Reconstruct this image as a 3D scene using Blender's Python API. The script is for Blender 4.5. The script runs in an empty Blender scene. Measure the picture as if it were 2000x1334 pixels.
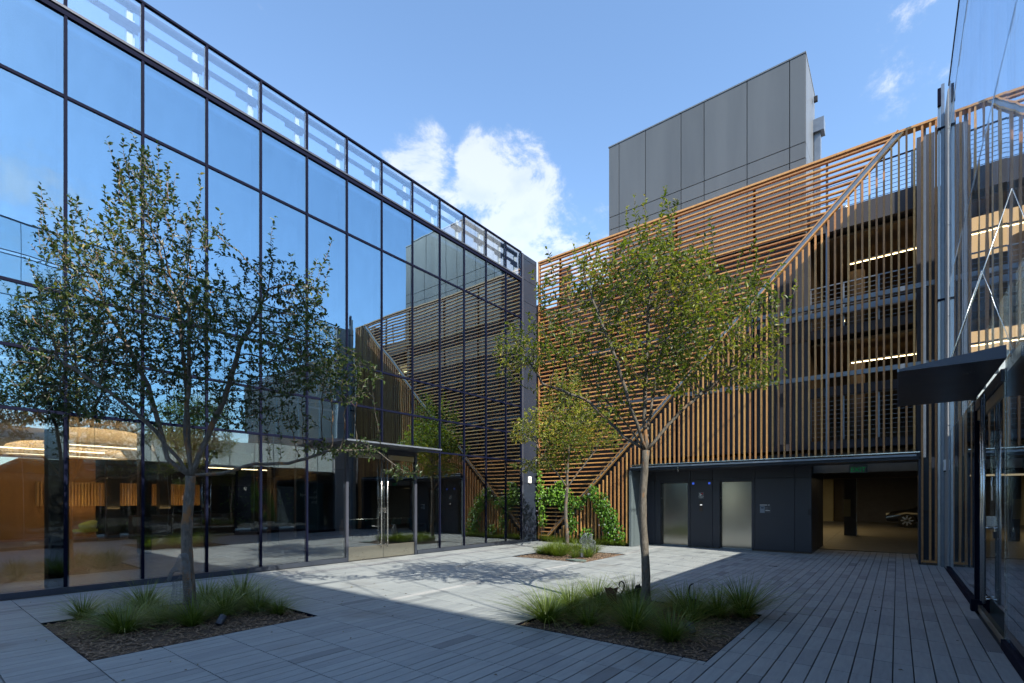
import bpy, bmesh, math, random
from math import sin, cos, pi, radians, sqrt
from mathutils import Vector, Matrix, noise
from mathutils.kdtree import KDTree
R = random.Random(11)
scene = bpy.context.scene
COL = scene.collection

# ------------------------------------------------------------------ camera
YAW = radians(38.052)
FPX, HZ = 962.0, 977.5                      # focal length and horizon of a 2000 px wide frame
cam = bpy.data.cameras.new('camera'); cam_o = bpy.data.objects.new('camera', cam); COL.objects.link(cam_o)
cam.sensor_width = 36; cam.lens = FPX/2000*36; cam.shift_x = 0; cam.shift_y = (HZ-667)/2000
cam.clip_start = .05; cam.clip_end = 4000
cam_o.location = (0, 0, 1.55); cam_o.rotation_euler = (pi/2, 0, YAW)
scene.camera = cam_o
scene.view_settings.view_transform = 'Standard'; scene.view_settings.look = 'None'
scene.view_settings.exposure = 2.03; scene.view_settings.gamma = 1
scene.view_settings.use_curve_mapping = False
cy = scene.cycles
cy.max_bounces = 12; cy.diffuse_bounces = 4; cy.glossy_bounces = 6; cy.transmission_bounces = 6
cy.transparent_max_bounces = 28; cy.caustics_reflective = False; cy.caustics_refractive = False
cy.sample_clamp_indirect = 5; cy.use_denoising = True
try: cy.denoiser = 'OPENIMAGEDENOISE'
except Exception: pass

# ------------------------------------------------------------------ sun and sky
SUN_AZ, SUN_EL = radians(-16), radians(40)   # azimuth measured from +X towards +Y
sd = Vector((cos(SUN_AZ)*cos(SUN_EL), sin(SUN_AZ)*cos(SUN_EL), sin(SUN_EL)))
sun = bpy.data.lights.new('sun', 'SUN'); sun.energy = 2.85; sun.angle = radians(.55); sun.color = (1, .93, .82)
sun_o = bpy.data.objects.new('sun', sun); COL.objects.link(sun_o)
sun_o.rotation_euler = sd.to_track_quat('Z', 'Y').to_euler(); sun_o.location = sd*60

world = bpy.data.worlds.new('World'); scene.world = world; world.use_nodes = True
wt = world.node_tree; wt.nodes.clear()
def wn(t, **k):
    n = wt.nodes.new(t)
    for a, b in k.items(): setattr(n, a, b)
    return n
def wl(a, b): wt.links.new(a, b)
sky = wn('ShaderNodeTexSky', sky_type='NISHITA', sun_disc=False)
sky.sun_elevation = SUN_EL; sky.sun_rotation = pi/2 - SUN_AZ
sky.air_density = 1.0; sky.dust_density = .25; sky.ozone_density = 2.0; sky.altitude = 50
tc = wn('ShaderNodeTexCoord')
def wmath(op, a, b=None, clamp=False):
    n = wn('ShaderNodeMath', operation=op); n.use_clamp = clamp
    for i, x in enumerate((a, b)):
        if x is None: continue
        if isinstance(x, (int, float)): n.inputs[i].default_value = x
        else: wl(x, n.inputs[i])
    return n.outputs[0]
def viewdir(u, v):
    d = Vector(((u-1000)/FPX, 1, (HZ-v)/FPX)); d.rotate(Matrix.Rotation(YAW, 3, 'Z')); return d.normalized()
def cloudmask(d, r0, r1, amp):
    n = wn('ShaderNodeVectorMath', operation='DOT_PRODUCT'); wl(tc.outputs['Generated'], n.inputs[0]); n.inputs[1].default_value = d
    m = wn('ShaderNodeMapRange', interpolation_type='SMOOTHSTEP'); wl(n.outputs['Value'], m.inputs['Value'])
    m.inputs['From Min'].default_value = cos(radians(r1)); m.inputs['From Max'].default_value = cos(radians(r0))
    m.inputs['To Min'].default_value = 0; m.inputs['To Max'].default_value = amp
    return m.outputs[0]
nz = wn('ShaderNodeTexNoise'); nz.inputs['Scale'].default_value = 9.0; nz.inputs['Detail'].default_value = 14; nz.inputs['Roughness'].default_value = .66
nz.inputs['Distortion'].default_value = .35
mp = wn('ShaderNodeMapping'); mp.inputs['Scale'].default_value = (1, 1, 1.35); mp.inputs['Location'].default_value = (.37, .12, .4)
wl(tc.outputs['Generated'], mp.inputs[0]); wl(mp.outputs[0], nz.inputs['Vector'])
mask = 0
CLOUDS = [(viewdir(985, 350), 2.5, 6.8, .77), (viewdir(818, 308), 1, 4.6, .74), (viewdir(1030, 455), 3, 8.0, .82), (viewdir(920, 430), 1, 6, .66),
          (viewdir(1165, 480), 1, 6, .58), (viewdir(1790, 95), 1, 6, .40), (viewdir(620, 190), 3, 12, .16),
          (Vector((.93, .13, .30)).normalized(), 3, 13, .55), (Vector((.88, .40, .22)).normalized(), 4, 14, .5),
          (Vector((.80, .62, .16)).normalized(), 4, 14, .35), (Vector((-.3, -.9, .4)).normalized(), 10, 30, .4)]
for a in CLOUDS:
    m = cloudmask(*a); mask = m if mask == 0 else wmath('MAXIMUM', mask, m)
dens = wmath('ADD', wmath('MULTIPLY', nz.outputs['Fac'], 2.1), wmath('SUBTRACT', mask, 1.47))
cm = wn('ShaderNodeMapRange', interpolation_type='SMOOTHSTEP'); wl(dens, cm.inputs['Value'])
cm.inputs['From Min'].default_value = 0.0; cm.inputs['From Max'].default_value = .42
cfac = wmath('MULTIPLY', cm.outputs[0], .90)
nz2 = wn('ShaderNodeTexNoise'); nz2.inputs['Scale'].default_value = 16; nz2.inputs['Detail'].default_value = 8; wl(mp.outputs[0], nz2.inputs['Vector'])
cs = wn('ShaderNodeMapRange'); wl(wmath('ADD', wmath('MULTIPLY', cm.outputs[0], .45), wmath('MULTIPLY', nz2.outputs['Fac'], .75)), cs.inputs['Value']); cs.inputs['From Min'].default_value = .42; cs.inputs['From Max'].default_value = .85
shade = wn('ShaderNodeMix', data_type='RGBA'); wl(cs.outputs[0], shade.inputs['Factor'])
shade.inputs['A'].default_value = (.85, .92, 1.03, 1); shade.inputs['B'].default_value = (1.62, 1.54, 1.46, 1)
skyt = wn('ShaderNodeMix', data_type='RGBA', blend_type='MULTIPLY'); skyt.inputs['Factor'].default_value = 1; skyt.inputs['B'].default_value = (.665, .72, .735, 1)
mixc = wn('ShaderNodeMix', data_type='RGBA'); wl(cfac, mixc.inputs['Factor']); wl(sky.outputs[0], skyt.inputs['A']); wl(skyt.outputs['Result'], mixc.inputs['A']); cadd = wn('ShaderNodeMix', data_type='RGBA', blend_type='ADD'); cadd.inputs['Factor'].default_value = .55; wl(shade.outputs['Result'], cadd.inputs['A']); wl(skyt.outputs['Result'], cadd.inputs['B'])
wl(cadd.outputs['Result'], mixc.inputs['B'])
bg = wn('ShaderNodeBackground'); bg.inputs['Strength'].default_value = .115
out = wn('ShaderNodeOutputWorld'); wl(mixc.outputs['Result'], bg.inputs['Color']); wl(bg.outputs[0], out.inputs[0])

# ------------------------------------------------------------------ materials
MATS = {}
def newmat(name):
    m = bpy.data.materials.new(name); m.use_nodes = True; nt = m.node_tree
    return m, nt, nt.nodes['Principled BSDF'], nt.nodes['Material Output']
def N(nt, t, **k):
    n = nt.nodes.new(t)
    for a, b in k.items(): setattr(n, a, b)
    return n
def ramp(nt, fac, stops):
    r = N(nt, 'ShaderNodeValToRGB'); e = r.color_ramp.elements
    while len(e) < len(stops): e.new(.5)
    for i, (p, c) in enumerate(stops):
        e[i].position = p; e[i].color = (*c, 1) if len(c) == 3 else c
    nt.links.new(fac, r.inputs[0]); return r.outputs[0]
def coord(nt, kind='Object', scale=(1, 1, 1)):
    t = N(nt, 'ShaderNodeTexCoord'); mp = N(nt, 'ShaderNodeMapping'); mp.inputs['Scale'].default_value = scale
    nt.links.new(t.outputs[kind], mp.inputs[0]); return mp.outputs[0]
def worldpos(nt, scale=(1, 1, 1)):
    g = N(nt, 'ShaderNodeNewGeometry'); mp = N(nt, 'ShaderNodeMapping'); mp.inputs['Scale'].default_value = scale
    nt.links.new(g.outputs['Position'], mp.inputs[0]); return mp.outputs[0]
def nse(nt, vec, scale, detail=4, rough=.5, dist=0):
    n = N(nt, 'ShaderNodeTexNoise'); n.inputs['Scale'].default_value = scale; n.inputs['Detail'].default_value = detail
    n.inputs['Roughness'].default_value = rough; n.inputs['Distortion'].default_value = dist; nt.links.new(vec, n.inputs['Vector']); return n.outputs['Fac']
def mth(nt, op, a, b=None, c=None):
    n = N(nt, 'ShaderNodeMath', operation=op)
    for i, x in enumerate((a, b, c)):
        if x is None: continue
        if isinstance(x, (int, float)): n.inputs[i].default_value = x
        else: nt.links.new(x, n.inputs[i])
    return n.outputs[0]
def mixrgb(nt, fac, a, b, mode='MIX'):
    n = N(nt, 'ShaderNodeMix', data_type='RGBA', blend_type=mode)
    for s, x in (('Factor', fac), ('A', a), ('B', b)):
        if isinstance(x, (int, float)): n.inputs[s].default_value = x
        elif isinstance(x, tuple): n.inputs[s].default_value = (*x, 1)
        else: nt.links.new(x, n.inputs[s])
    return n.outputs['Result']
def bump(nt, bs, h, strength=.3, dist=.01):
    b = N(nt, 'ShaderNodeBump'); b.inputs['Strength'].default_value = strength; b.inputs['Distance'].default_value = dist
    nt.links.new(h, b.inputs['Height']); nt.links.new(b.outputs[0], bs.inputs['Normal'])
def plain(name, col, rough=.5, metal=0, var=.12, scale=3, bumps=0, spec=.5, stretch=(1, 1, 1), rnd=0):
    if name in MATS: return MATS[name]
    m, nt, bs, o = newmat(name)
    v = worldpos(nt, stretch)
    f = nse(nt, v, scale, 6, .6)
    c = ramp(nt, f, [(.3, tuple(x*(1-var) for x in col)), (.7, tuple(min(1, x*(1+var)) for x in col))])
    if rnd:
        oi = N(nt, 'ShaderNodeObjectInfo'); k = mth(nt, 'MULTIPLY_ADD', oi.outputs['Random'], 2*rnd, 1-rnd)
        hs = N(nt, 'ShaderNodeHueSaturation'); nt.links.new(k, hs.inputs['Value']); nt.links.new(c, hs.inputs['Color']); c = hs.outputs[0]
    nt.links.new(c, bs.inputs['Base Color'])
    rr = mth(nt, 'MULTIPLY_ADD', f, .16, rough-.08); nt.links.new(rr, bs.inputs['Roughness'])
    bs.inputs['Metallic'].default_value = metal; bs.inputs['Specular IOR Level'].default_value = spec
    if bumps: bump(nt, bs, nse(nt, v, scale*12, 3), bumps, .004)
    MATS[name] = m; return m
def emis(name, col, s):
    if name in MATS: return MATS[name]
    m, nt, bs, o = newmat(name); bs.inputs['Base Color'].default_value = (*col, 1)
    bs.inputs['Emission Color'].default_value = (*col, 1); bs.inputs['Emission Strength'].default_value = s; MATS[name] = m; return m
def glass(name, tint, refl, ior, wav=.0, base=0.0, rough=0.0, tilt=.009):
    """clear architectural glass: straight-through transmission plus mirror reflection by angle (base = coating)"""
    m = bpy.data.materials.new(name); m.use_nodes = True; nt = m.node_tree; nt.nodes.clear()
    o = N(nt, 'ShaderNodeOutputMaterial'); tr = N(nt, 'ShaderNodeBsdfTransparent'); gl = N(nt, 'ShaderNodeBsdfGlossy')
    tr.inputs[0].default_value = (*tint, 1); gl.inputs['Color'].default_value = (*refl, 1); gl.inputs['Roughness'].default_value = rough
    fr = N(nt, 'ShaderNodeFresnel'); fr.inputs['IOR'].default_value = ior
    # a pane is a slab: leaving through the back face must not read as total internal reflection
    lw = N(nt, 'ShaderNodeLayerWeight'); lw.inputs['Blend'].default_value = .5
    f5 = mth(nt, 'POWER', lw.outputs['Facing'], 3.2)
    r0 = ((ior-1)/(ior+1))**2 + base
    f = mth(nt, 'MULTIPLY_ADD', f5, 1-r0, r0)
    if wav:
        oi = N(nt, 'ShaderNodeObjectInfo'); w = N(nt, 'ShaderNodeTexWhiteNoise', noise_dimensions='1D'); nt.links.new(oi.outputs['Random'], w.inputs['W'])
        v1 = N(nt, 'ShaderNodeVectorMath', operation='SUBTRACT'); nt.links.new(w.outputs['Color'], v1.inputs[0]); v1.inputs[1].default_value = (.5, .5, .5)
        v2 = N(nt, 'ShaderNodeVectorMath', operation='SCALE'); nt.links.new(v1.outputs[0], v2.inputs[0]); v2.inputs['Scale'].default_value = tilt
        ge = N(nt, 'ShaderNodeNewGeometry'); v3 = N(nt, 'ShaderNodeVectorMath', operation='ADD'); nt.links.new(ge.outputs['Normal'], v3.inputs[0]); nt.links.new(v2.outputs[0], v3.inputs[1])
        v4 = N(nt, 'ShaderNodeVectorMath', operation='NORMALIZE'); nt.links.new(v3.outputs[0], v4.inputs[0])
        b = N(nt, 'ShaderNodeBump'); b.inputs['Strength'].default_value = 1; b.inputs['Distance'].default_value = wav
        nt.links.new(nse(nt, worldpos(nt, (1, 1, .8)), 1.1, 1), b.inputs['Height']); nt.links.new(v4.outputs[0], b.inputs['Normal']); nt.links.new(b.outputs[0], gl.inputs['Normal'])
        dn = nse(nt, worldpos(nt, (1, 1, .35)), 5, 5, .65); f = mth(nt, 'MULTIPLY', f, mth(nt, 'MULTIPLY_ADD', dn, .22, .89))
    mx = N(nt, 'ShaderNodeMixShader'); nt.links.new(f, mx.inputs[0]); nt.links.new(tr.outputs[0], mx.inputs[1]); nt.links.new(gl.outputs[0], mx.inputs[2])
    nt.links.new(mx.outputs[0], o.inputs[0]); MATS[name] = m; return m

def mat_paver():
    m, nt, bs, o = newmat('concrete_paver')
    g = N(nt, 'ShaderNodeNewGeometry')
    sp = N(nt, 'ShaderNodeSeparateXYZ'); nt.links.new(g.outputs['Position'], sp.inputs[0])
    ix = mth(nt, 'FLOOR', mth(nt, 'DIVIDE', mth(nt, 'SUBTRACT', sp.outputs[0], PX0), PW)); iy = mth(nt, 'FLOOR', mth(nt, 'DIVIDE', mth(nt, 'SUBTRACT', sp.outputs[1], PY0), PL))
    cb = N(nt, 'ShaderNodeCombineXYZ'); nt.links.new(ix, cb.inputs[0]); nt.links.new(iy, cb.inputs[1])
    w = N(nt, 'ShaderNodeTexWhiteNoise'); nt.links.new(cb.outputs[0], w.inputs['Vector'])
    tone = ramp(nt, w.outputs['Value'], [(0, (.62, .62, .64)), (.10, (.84, .845, .86)), (.5, (.94, .94, .945)), (1, (1.0, 1.0, 1.0))])
    v = worldpos(nt, (9, 1.1, 1)); streak = nse(nt, v, 3, 5, .6)
    v2 = worldpos(nt); big = nse(nt, v2, .55, 5, .6); fine = nse(nt, v2, 90, 4, .7); med = nse(nt, v2, 6, 5, .65)
    c = ramp(nt, mth(nt, 'ADD', mth(nt, 'MULTIPLY', streak, .55), mth(nt, 'MULTIPLY', big, .45)), [(.3, (.285, .287, .285)), (.7, (.41, .405, .395))])
    c = mixrgb(nt, 1, c, tone, 'MULTIPLY')
    c = mixrgb(nt, mth(nt, 'MULTIPLY', ramp(nt, fine, [(.25, (1, 1, 1)), (.4, (0, 0, 0))]), .30), c, (.10, .10, .10))
    c = mixrgb(nt, mth(nt, 'MULTIPLY', ramp(nt, med, [(.62, (0, 0, 0)), (.8, (1, 1, 1))]), .4), c, (.20, .20, .195))
    st = nse(nt, worldpos(nt), .8, 3, .5, .4)
    c = mixrgb(nt, mth(nt, 'MULTIPLY', ramp(nt, st, [(.60, (0, 0, 0)), (.74, (1, 1, 1))]), .45), c, (.17, .145, .125))
    sp2 = N(nt, 'ShaderNodeTexVoronoi'); sp2.inputs['Scale'].default_value = 5; nt.links.new(worldpos(nt), sp2.inputs['Vector'])
    c = mixrgb(nt, mth(nt, 'MULTIPLY', ramp(nt, sp2.outputs['Distance'], [(.03, (1, 1, 1)), (.055, (0, 0, 0))]), .55), c, (.06, .055, .05))
    nt.links.new(c, bs.inputs['Base Color']); bs.inputs['Roughness'].default_value = .78; bs.inputs['Specular IOR Level'].default_value = .35
    bump(nt, bs, mth(nt, 'ADD', fine, mth(nt, 'MULTIPLY', streak, 1.2)), .25, .002)
    MATS['paver'] = m; return m
def mat_wood(name, c0, c1, rnd=.16):
    m, nt, bs, o = newmat(name)
    t = N(nt, 'ShaderNodeTexCoord'); oi = N(nt, 'ShaderNodeObjectInfo')
    v = worldpos(nt, (14, 14, 14)); f = nse(nt, v, 1.0, 6, .6, .6); g = nse(nt, worldpos(nt), .7, 3)
    c = ramp(nt, f, [(.3, c0), (.72, c1)])
    c = mixrgb(nt, mth(nt, 'MULTIPLY', g, .35), c, tuple(x*.6 for x in c0))
    hs = N(nt, 'ShaderNodeHueSaturation'); nt.links.new(mth(nt, 'MULTIPLY_ADD', oi.outputs['Random'], 2*rnd, 1-rnd), hs.inputs['Value'])
    nt.links.new(mth(nt, 'MULTIPLY_ADD', oi.outputs['Random'], .016, .492), hs.inputs['Hue'])
    nt.links.new(c, hs.inputs['Color']); nt.links.new(hs.outputs[0], bs.inputs['Base Color'])
    bs.inputs['Roughness'].default_value = .5; bs.inputs['Specular IOR Level'].default_value = .4; bump(nt, bs, f, .2, .002)
    MATS[name] = m; return m
def mat_leaf(name, cols, trans=.35):
    m, nt, bs, o = newmat(name)
    a = N(nt, 'ShaderNodeAttribute', attribute_name='tone')
    c = ramp(nt, a.outputs['Fac'], cols)
    nt.links.new(c, bs.inputs['Base Color']); bs.inputs['Roughness'].default_value = .42; bs.inputs['Specular IOR Level'].default_value = .45
    tl = N(nt, 'ShaderNodeBsdfTranslucent'); nt.links.new(mixrgb(nt, 1, c, (1.5, 1.55, .6), 'MULTIPLY'), tl.inputs[0])
    mx = N(nt, 'ShaderNodeMixShader'); mx.inputs[0].default_value = trans
    nt.links.new(bs.outputs[0], mx.inputs[1]); nt.links.new(tl.outputs[0], mx.inputs[2]); nt.links.new(mx.outputs[0], o.inputs[0]); MATS[name] = m; return m
def mat_bark():
    m, nt, bs, o = newmat('bark')
    v = worldpos(nt, (1, 1, .35)); f = nse(nt, v, 28, 8, .7, .5); p = nse(nt, worldpos(nt, (1, 1, .6)), 7, 4, .6)
    c = ramp(nt, f, [(.25, (.035, .027, .02)), (.5, (.13, .105, .085)), (.8, (.25, .21, .175))])
    c = mixrgb(nt, ramp(nt, p, [(.55, (0, 0, 0)), (.66, (1, 1, 1))]), c, (.26, .12, .045))
    nt.links.new(c, bs.inputs['Base Color']); bs.inputs['Roughness'].default_value = .85; bump(nt, bs, f, .8, .012); MATS['bark'] = m; return m
def mat_steel_brushed():
    m, nt, bs, o = newmat('brushed_stainless')
    v = worldpos(nt, (40, 40, .4)); f = nse(nt, v, 3, 2, .4)
    nt.links.new(ramp(nt, f, [(.3, (.33, .325, .30)), (.7, (.36, .355, .33))]), bs.inputs['Base Color'])
    bs.inputs['Metallic'].default_value = 1; nt.links.new(mth(nt, 'MULTIPLY_ADD', f, .03, .15), bs.inputs['Roughness'])
    b2 = nse(nt, worldpos(nt), 1.6, 1); bump(nt, bs, b2, .35, .004); MATS['brushed'] = m; return m
PW, PL, PX0, PY0 = .149, .59, .86-90*.149, 1.23-10*.59
mat_paver(); mat_bark(); mat_steel_brushed()
WOOD = mat_wood('cedar_slat', (.50, .235, .08), (.72, .38, .145), .22)
WOODI = mat_wood('interior_timber', (.50, .28, .11), (.62, .38, .17), .06)
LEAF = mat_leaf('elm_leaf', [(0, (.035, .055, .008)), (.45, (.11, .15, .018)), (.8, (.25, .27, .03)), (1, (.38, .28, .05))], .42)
LEAFD = mat_leaf('elm_leaf_shaded', [(0, (.018, .034, .010)), (.5, (.05, .08, .018)), (.85, (.12, .15, .025)), (1, (.26, .21, .04))], .36)  # darker copy of the elm leaf, the left tree's shade put into its colour
VINE = mat_leaf('vine_leaf', [(0, (.04, .10, .008)), (.5, (.10, .22, .015)), (1, (.17, .32, .03))], .4)
GRASS = mat_leaf('grass_blade', [(0, (.04, .07, .012)), (.5, (.14, .19, .025)), (.85, (.26, .30, .045)), (1, (.36, .33, .12))], .3)
HEDGE = mat_leaf('hedge_leaf', [(0, (.02, .06, .01)), (.6, (.06, .13, .02)), (1, (.14, .22, .04))], .3)
NAVY = plain('dark_panel', (.018, .024, .038), .40, 0, .06, 1.5, 0, .35)
NAVYW = plain('dark_wall_panel', (.034, .037, .048), .45, 0, .08, 1.5, 0, .4)
TOWER = plain('tower_panel', (.112, .12, .128), .42, 0, .10, 1.6, 0, .4, (1, 1, .12), .07)
FRAME = plain('mullion_metal', (.004, .0055, .017), .7, 0, .1, 3, 0, .06)
SILL = plain('sill_metal', (.05, .056, .075), .42, .2, .1, 3)
GALV = plain('steel_channel', (.20, .23, .27), .42, .6, .12, 6)
STEEL = plain('satin_steel', (.62, .61, .58), .26, 1, .06, 8)
SILV = plain('silver_column', (.42, .43, .43), .38, .7, .1, 5)
BED = plain('joint_bed', (.055, .055, .052), .95, 0, .3, 20)
CONC = plain('garage_concrete', (.10, .092, .09), .85, 0, .15, 3, .1)
SPAN = plain('spandrel_grey', (.055, .055, .068), .7, 0, .1, 2)
SOFF = plain('garage_soffit', (.16, .105, .06), .85, 0, .12, 2)
BLACK = plain('black_matte', (.012, .012, .014), .6, 0, .1, 5)
WHITE = plain('white_paint', (.78, .78, .76), .5, 0, .04, 3)
TEAL = plain('teal_cloth', (.01, .16, .18), .7, 0, .15, 6)
SOFA = plain('sofa_grey', (.14, .14, .15), .85, 0, .15, 8)
LIME = plain('lime_upholstery', (.42, .46, .09), .7, 0, .1, 6)
OAK = plain('pale_oak', (.50, .34, .14), .5, 0, .15, 9)
RUST = plain('rusted_steel', (.11, .05, .028), .85, .2, .4, 12, .2)
RUSTD = plain('dark_cut_steel', (.022, .018, .016), .7, .4, .3, 12)
WIRE = plain('galvanised_wire', (.17, .18, .19), .5, .3, .25, 20)
MULCH = plain('bark_mulch', (.10, .065, .045), .95, 0, .5, 22, .8)
GREYC = plain('corrugated_grey', (.048, .050, .062), .55, .1, .1, 2)
ORANGEW = plain('orange_timber_wall', (.40, .20, .07), .5, 0, .08, 1.2, 0, .4, (6, 6, 1))
FLOORI = plain('lobby_floor', (.16, .15, .15), .3, 0, .1, 1)
CEIL = plain('lobby_ceiling', (.30, .27, .23), .8, 0, .06, 1)
SHADE = plain('roller_shade', (.50, .54, .58), .8, 0, .04, 1)
CHIP = plain('mulch_chip', (.25, .165, .11), .95, 0, .75, 34)
YELW = plain('garage_yellow_wall', (.42, .34, .17), .8, 0, .1, 2)
GFLOOR = plain('garage_floor', (.13, .12, .10), .6, 0, .25, 2)
GROUND = plain('ground_soil', (.16, .15, .13), .95, 0, .3, .3)
CARP = plain('dark_car_paint', (.012, .013, .016), .2, .3, .1, 3, 0, .6)
TYRE = plain('tyre_rubber', (.02, .02, .02), .85, 0, .2, 20)
STONE = plain('flat_stone', (.13, .16, .14), .85, 0, .3, 14, .3)
UPGL = glass('coated_vision_glass', (.34, .40, .46), (.62, .86, 1.0), 1.6, .0016, .34)
LOGL = glass('clear_vision_glass', (.72, .75, .74), (.90, .95, 1.0), 1.5, .0016, .22)
PARGL = glass('parapet_glass', (.90, .94, .97), (.92, .97, 1.0), 1.5, .001, .20)
RTGL = glass('lobby_glass', (.86, .90, .90), (.88, .93, 1.0), 1.7, .0010, .03)
# translucent white shade cloth
def mat_trans(name, col, f):
    m, nt, bs, o = newmat(name); bs.inputs['Base Color'].default_value = (*col, 1); bs.inputs['Roughness'].default_value = .9
    tl = N(nt, 'ShaderNodeBsdfTranslucent'); tl.inputs[0].default_value = (*col, 1); mx = N(nt, 'ShaderNodeMixShader'); mx.inputs[0].default_value = f
    nt.links.new(bs.outputs[0], mx.inputs[1]); nt.links.new(tl.outputs[0], mx.inputs[2]); nt.links.new(mx.outputs[0], o.inputs[0]); MATS[name] = m; return m
SHEER = mat_trans('sheer_white_shade', (.86, .90, .90), .5)
LAMP = mat_trans('pendant_fabric', (.88, .76, .58), .5)

# ------------------------------------------------------------------ mesh helpers
class MB:
    def __init__(s): s.v = []; s.f = []; s.tone = None
    def box(s, x0, x1, y0, y1, z0, z1, M=None):
        n = len(s.v)
        p = [(x0, y0, z0), (x1, y0, z0), (x1, y1, z0), (x0, y1, z0), (x0, y0, z1), (x1, y0, z1), (x1, y1, z1), (x0, y1, z1)]
        if M is not None: p = [tuple(M @ Vector(q)) for q in p]
        s.v += p; s.f += [tuple(n+i for i in q) for q in ((3, 2, 1, 0), (4, 5, 6, 7), (0, 1, 5, 4), (1, 2, 6, 5), (2, 3, 7, 6), (3, 0, 4, 7))]; return s
    def poly(s, pts, d):
        """extrude a planar polygon by vector d"""
        n = len(s.v); k = len(pts); d = Vector(d)
        s.v += [tuple(p) for p in pts] + [tuple(Vector(p)+d) for p in pts]
        s.f.append(tuple(n+k-1-i for i in range(k))); s.f.append(tuple(n+k+i for i in range(k)))
        for i in range(k): j = (i+1) % k; s.f.append((n+i, n+j, n+k+j, n+k+i))
        return s
    def tube(s, pts, rad, seg=8, cap=True):
        pts = [Vector(p) for p in pts]; k = len(pts)
        if not isinstance(rad, (list, tuple)): rad = [rad]*k
        n0 = len(s.v); up = None
        for i, p in enumerate(pts):
            t = (pts[min(i+1, k-1)]-pts[max(i-1, 0)])
            if t.length < 1e-9: t = Vector((0, 0, 1))
            t.normalize()
            if up is None: up = t.orthogonal().normalized()
            up = (up - t*up.dot(t))
            up = up.normalized() if up.length > 1e-6 else t.orthogonal().normalized()
            w = t.cross(up)
            for j in range(seg):
                a = 2*pi*j/seg; s.v.append(tuple(p+(up*cos(a)+w*sin(a))*rad[i]))
        for i in range(k-1):
            for j in range(seg):
                a = n0+i*seg+j; b = n0+i*seg+(j+1) % seg; s.f.append((a, b, b+seg, a+seg))
        if cap:
            s.f.append(tuple(n0+seg-1-j for j in range(seg))); s.f.append(tuple(n0+(k-1)*seg+j for j in range(seg)))
        return s
    def mesh(s, name, mat, smooth=False):
        me = bpy.data.meshes.new(name); me.from_pydata(s.v, [], s.f); me.update()
        if mat is not None: me.materials.append(mat)
        if smooth: me.polygons.foreach_set('use_smooth', [True]*len(me.polygons))
        if s.tone is not None:
            a = me.attributes.new('tone', 'FLOAT', 'POINT'); a.data.foreach_set('value', s.tone)
        return me
    def build(s, name, mat, parent=None, smooth=False, loc=(0, 0, 0)):
        return link(name, s.mesh(name, mat, smooth), parent, loc)
def link(name, me, parent=None, loc=(0, 0, 0)):
    o = bpy.data.objects.new(name, me); COL.objects.link(o); o.location = loc
    if parent is not None: o.parent = parent
    return o
def tag(o, label=None, cat=None, group=None, kind=None):
    if label: o['label'] = label
    if cat: o['category'] = cat
    if group: o['group'] = group
    if kind: o['kind'] = kind
    return o
def thing(name, label, cat, loc=(0, 0, 0), rz=0, group=None):
    o = link(name, None, None, loc); o.rotation_euler = (0, 0, rz); o.empty_display_size = .2
    return tag(o, label, cat, group)
_bc = {}
def bx(name, mat, parent, x0, x1, y0, y1, z0, z1, bev=0.0):
    """one box as an object of its own; equal boxes share their mesh"""
    d = (round(x1-x0, 4), round(y1-y0, 4), round(z1-z0, 4)); key = (d, mat.name, bev, name)
    if key not in _bc:
        me = MB().box(-d[0]/2, d[0]/2, -d[1]/2, d[1]/2, -d[2]/2, d[2]/2).mesh(name, mat)
        if bev:
            bm = bmesh.new(); bm.from_mesh(me); bmesh.ops.bevel(bm, geom=bm.edges[:], offset=bev, segments=1, affect='EDGES'); bm.to_mesh(me); bm.free()
        _bc[key] = me
    return link(name, _bc[key], parent, ((x0+x1)/2, (y0+y1)/2, (z0+z1)/2))
def text(name, s, size, mat, loc, rot, parent, ext=.002, align='CENTER'):
    c = bpy.data.curves.new(name, 'FONT'); c.body = s; c.size = size; c.extrude = ext; c.align_x = align; c.materials.append(mat)
    c.resolution_u = 4; tmp = bpy.data.objects.new('tmp_text', c); COL.objects.link(tmp); bpy.context.view_layer.update()
    me = bpy.data.meshes.new_from_object(tmp.evaluated_get(bpy.context.evaluated_depsgraph_get())); bpy.data.objects.remove(tmp)
    o = link(name, me, parent, loc); o.rotation_euler = rot; return o
def struct(o): o['kind'] = 'structure'; return o
def proj(p):
    x, y, z = p; zc = -x*sin(YAW)+y*cos(YAW); xc = x*cos(YAW)+y*sin(YAW)
    return (1000+FPX*xc/zc, HZ-FPX*(z-1.55)/zc) if zc > .2 else None

XL, XR, YB, YE, YG = -10.925, .88, 15.5, 16.74, 16.62
YAWV = (0, 0, 0)

# ------------------------------------------------------------------ ground
g = struct(MB().box(-400, 400, -400, 400, -.6, -.30).build('ground', GROUND)); tag(g, 'bare ground around and below the courtyard buildings')
PLANT = [(-8.50, -6.13, 1.23, 3.59), (-3.76, -1.45, 4.88, 7.33), (-8.41, -6.17, 10.75, 13.2), (-10.93, -7.12, 15.42, 16.4)]
pav = struct(MB().box(XL-.05, 3.0, -8, 19.6, -.30, -.035).build('pavement', BED)); tag(pav, 'grey courtyard paving of long narrow concrete pavers')
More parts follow.
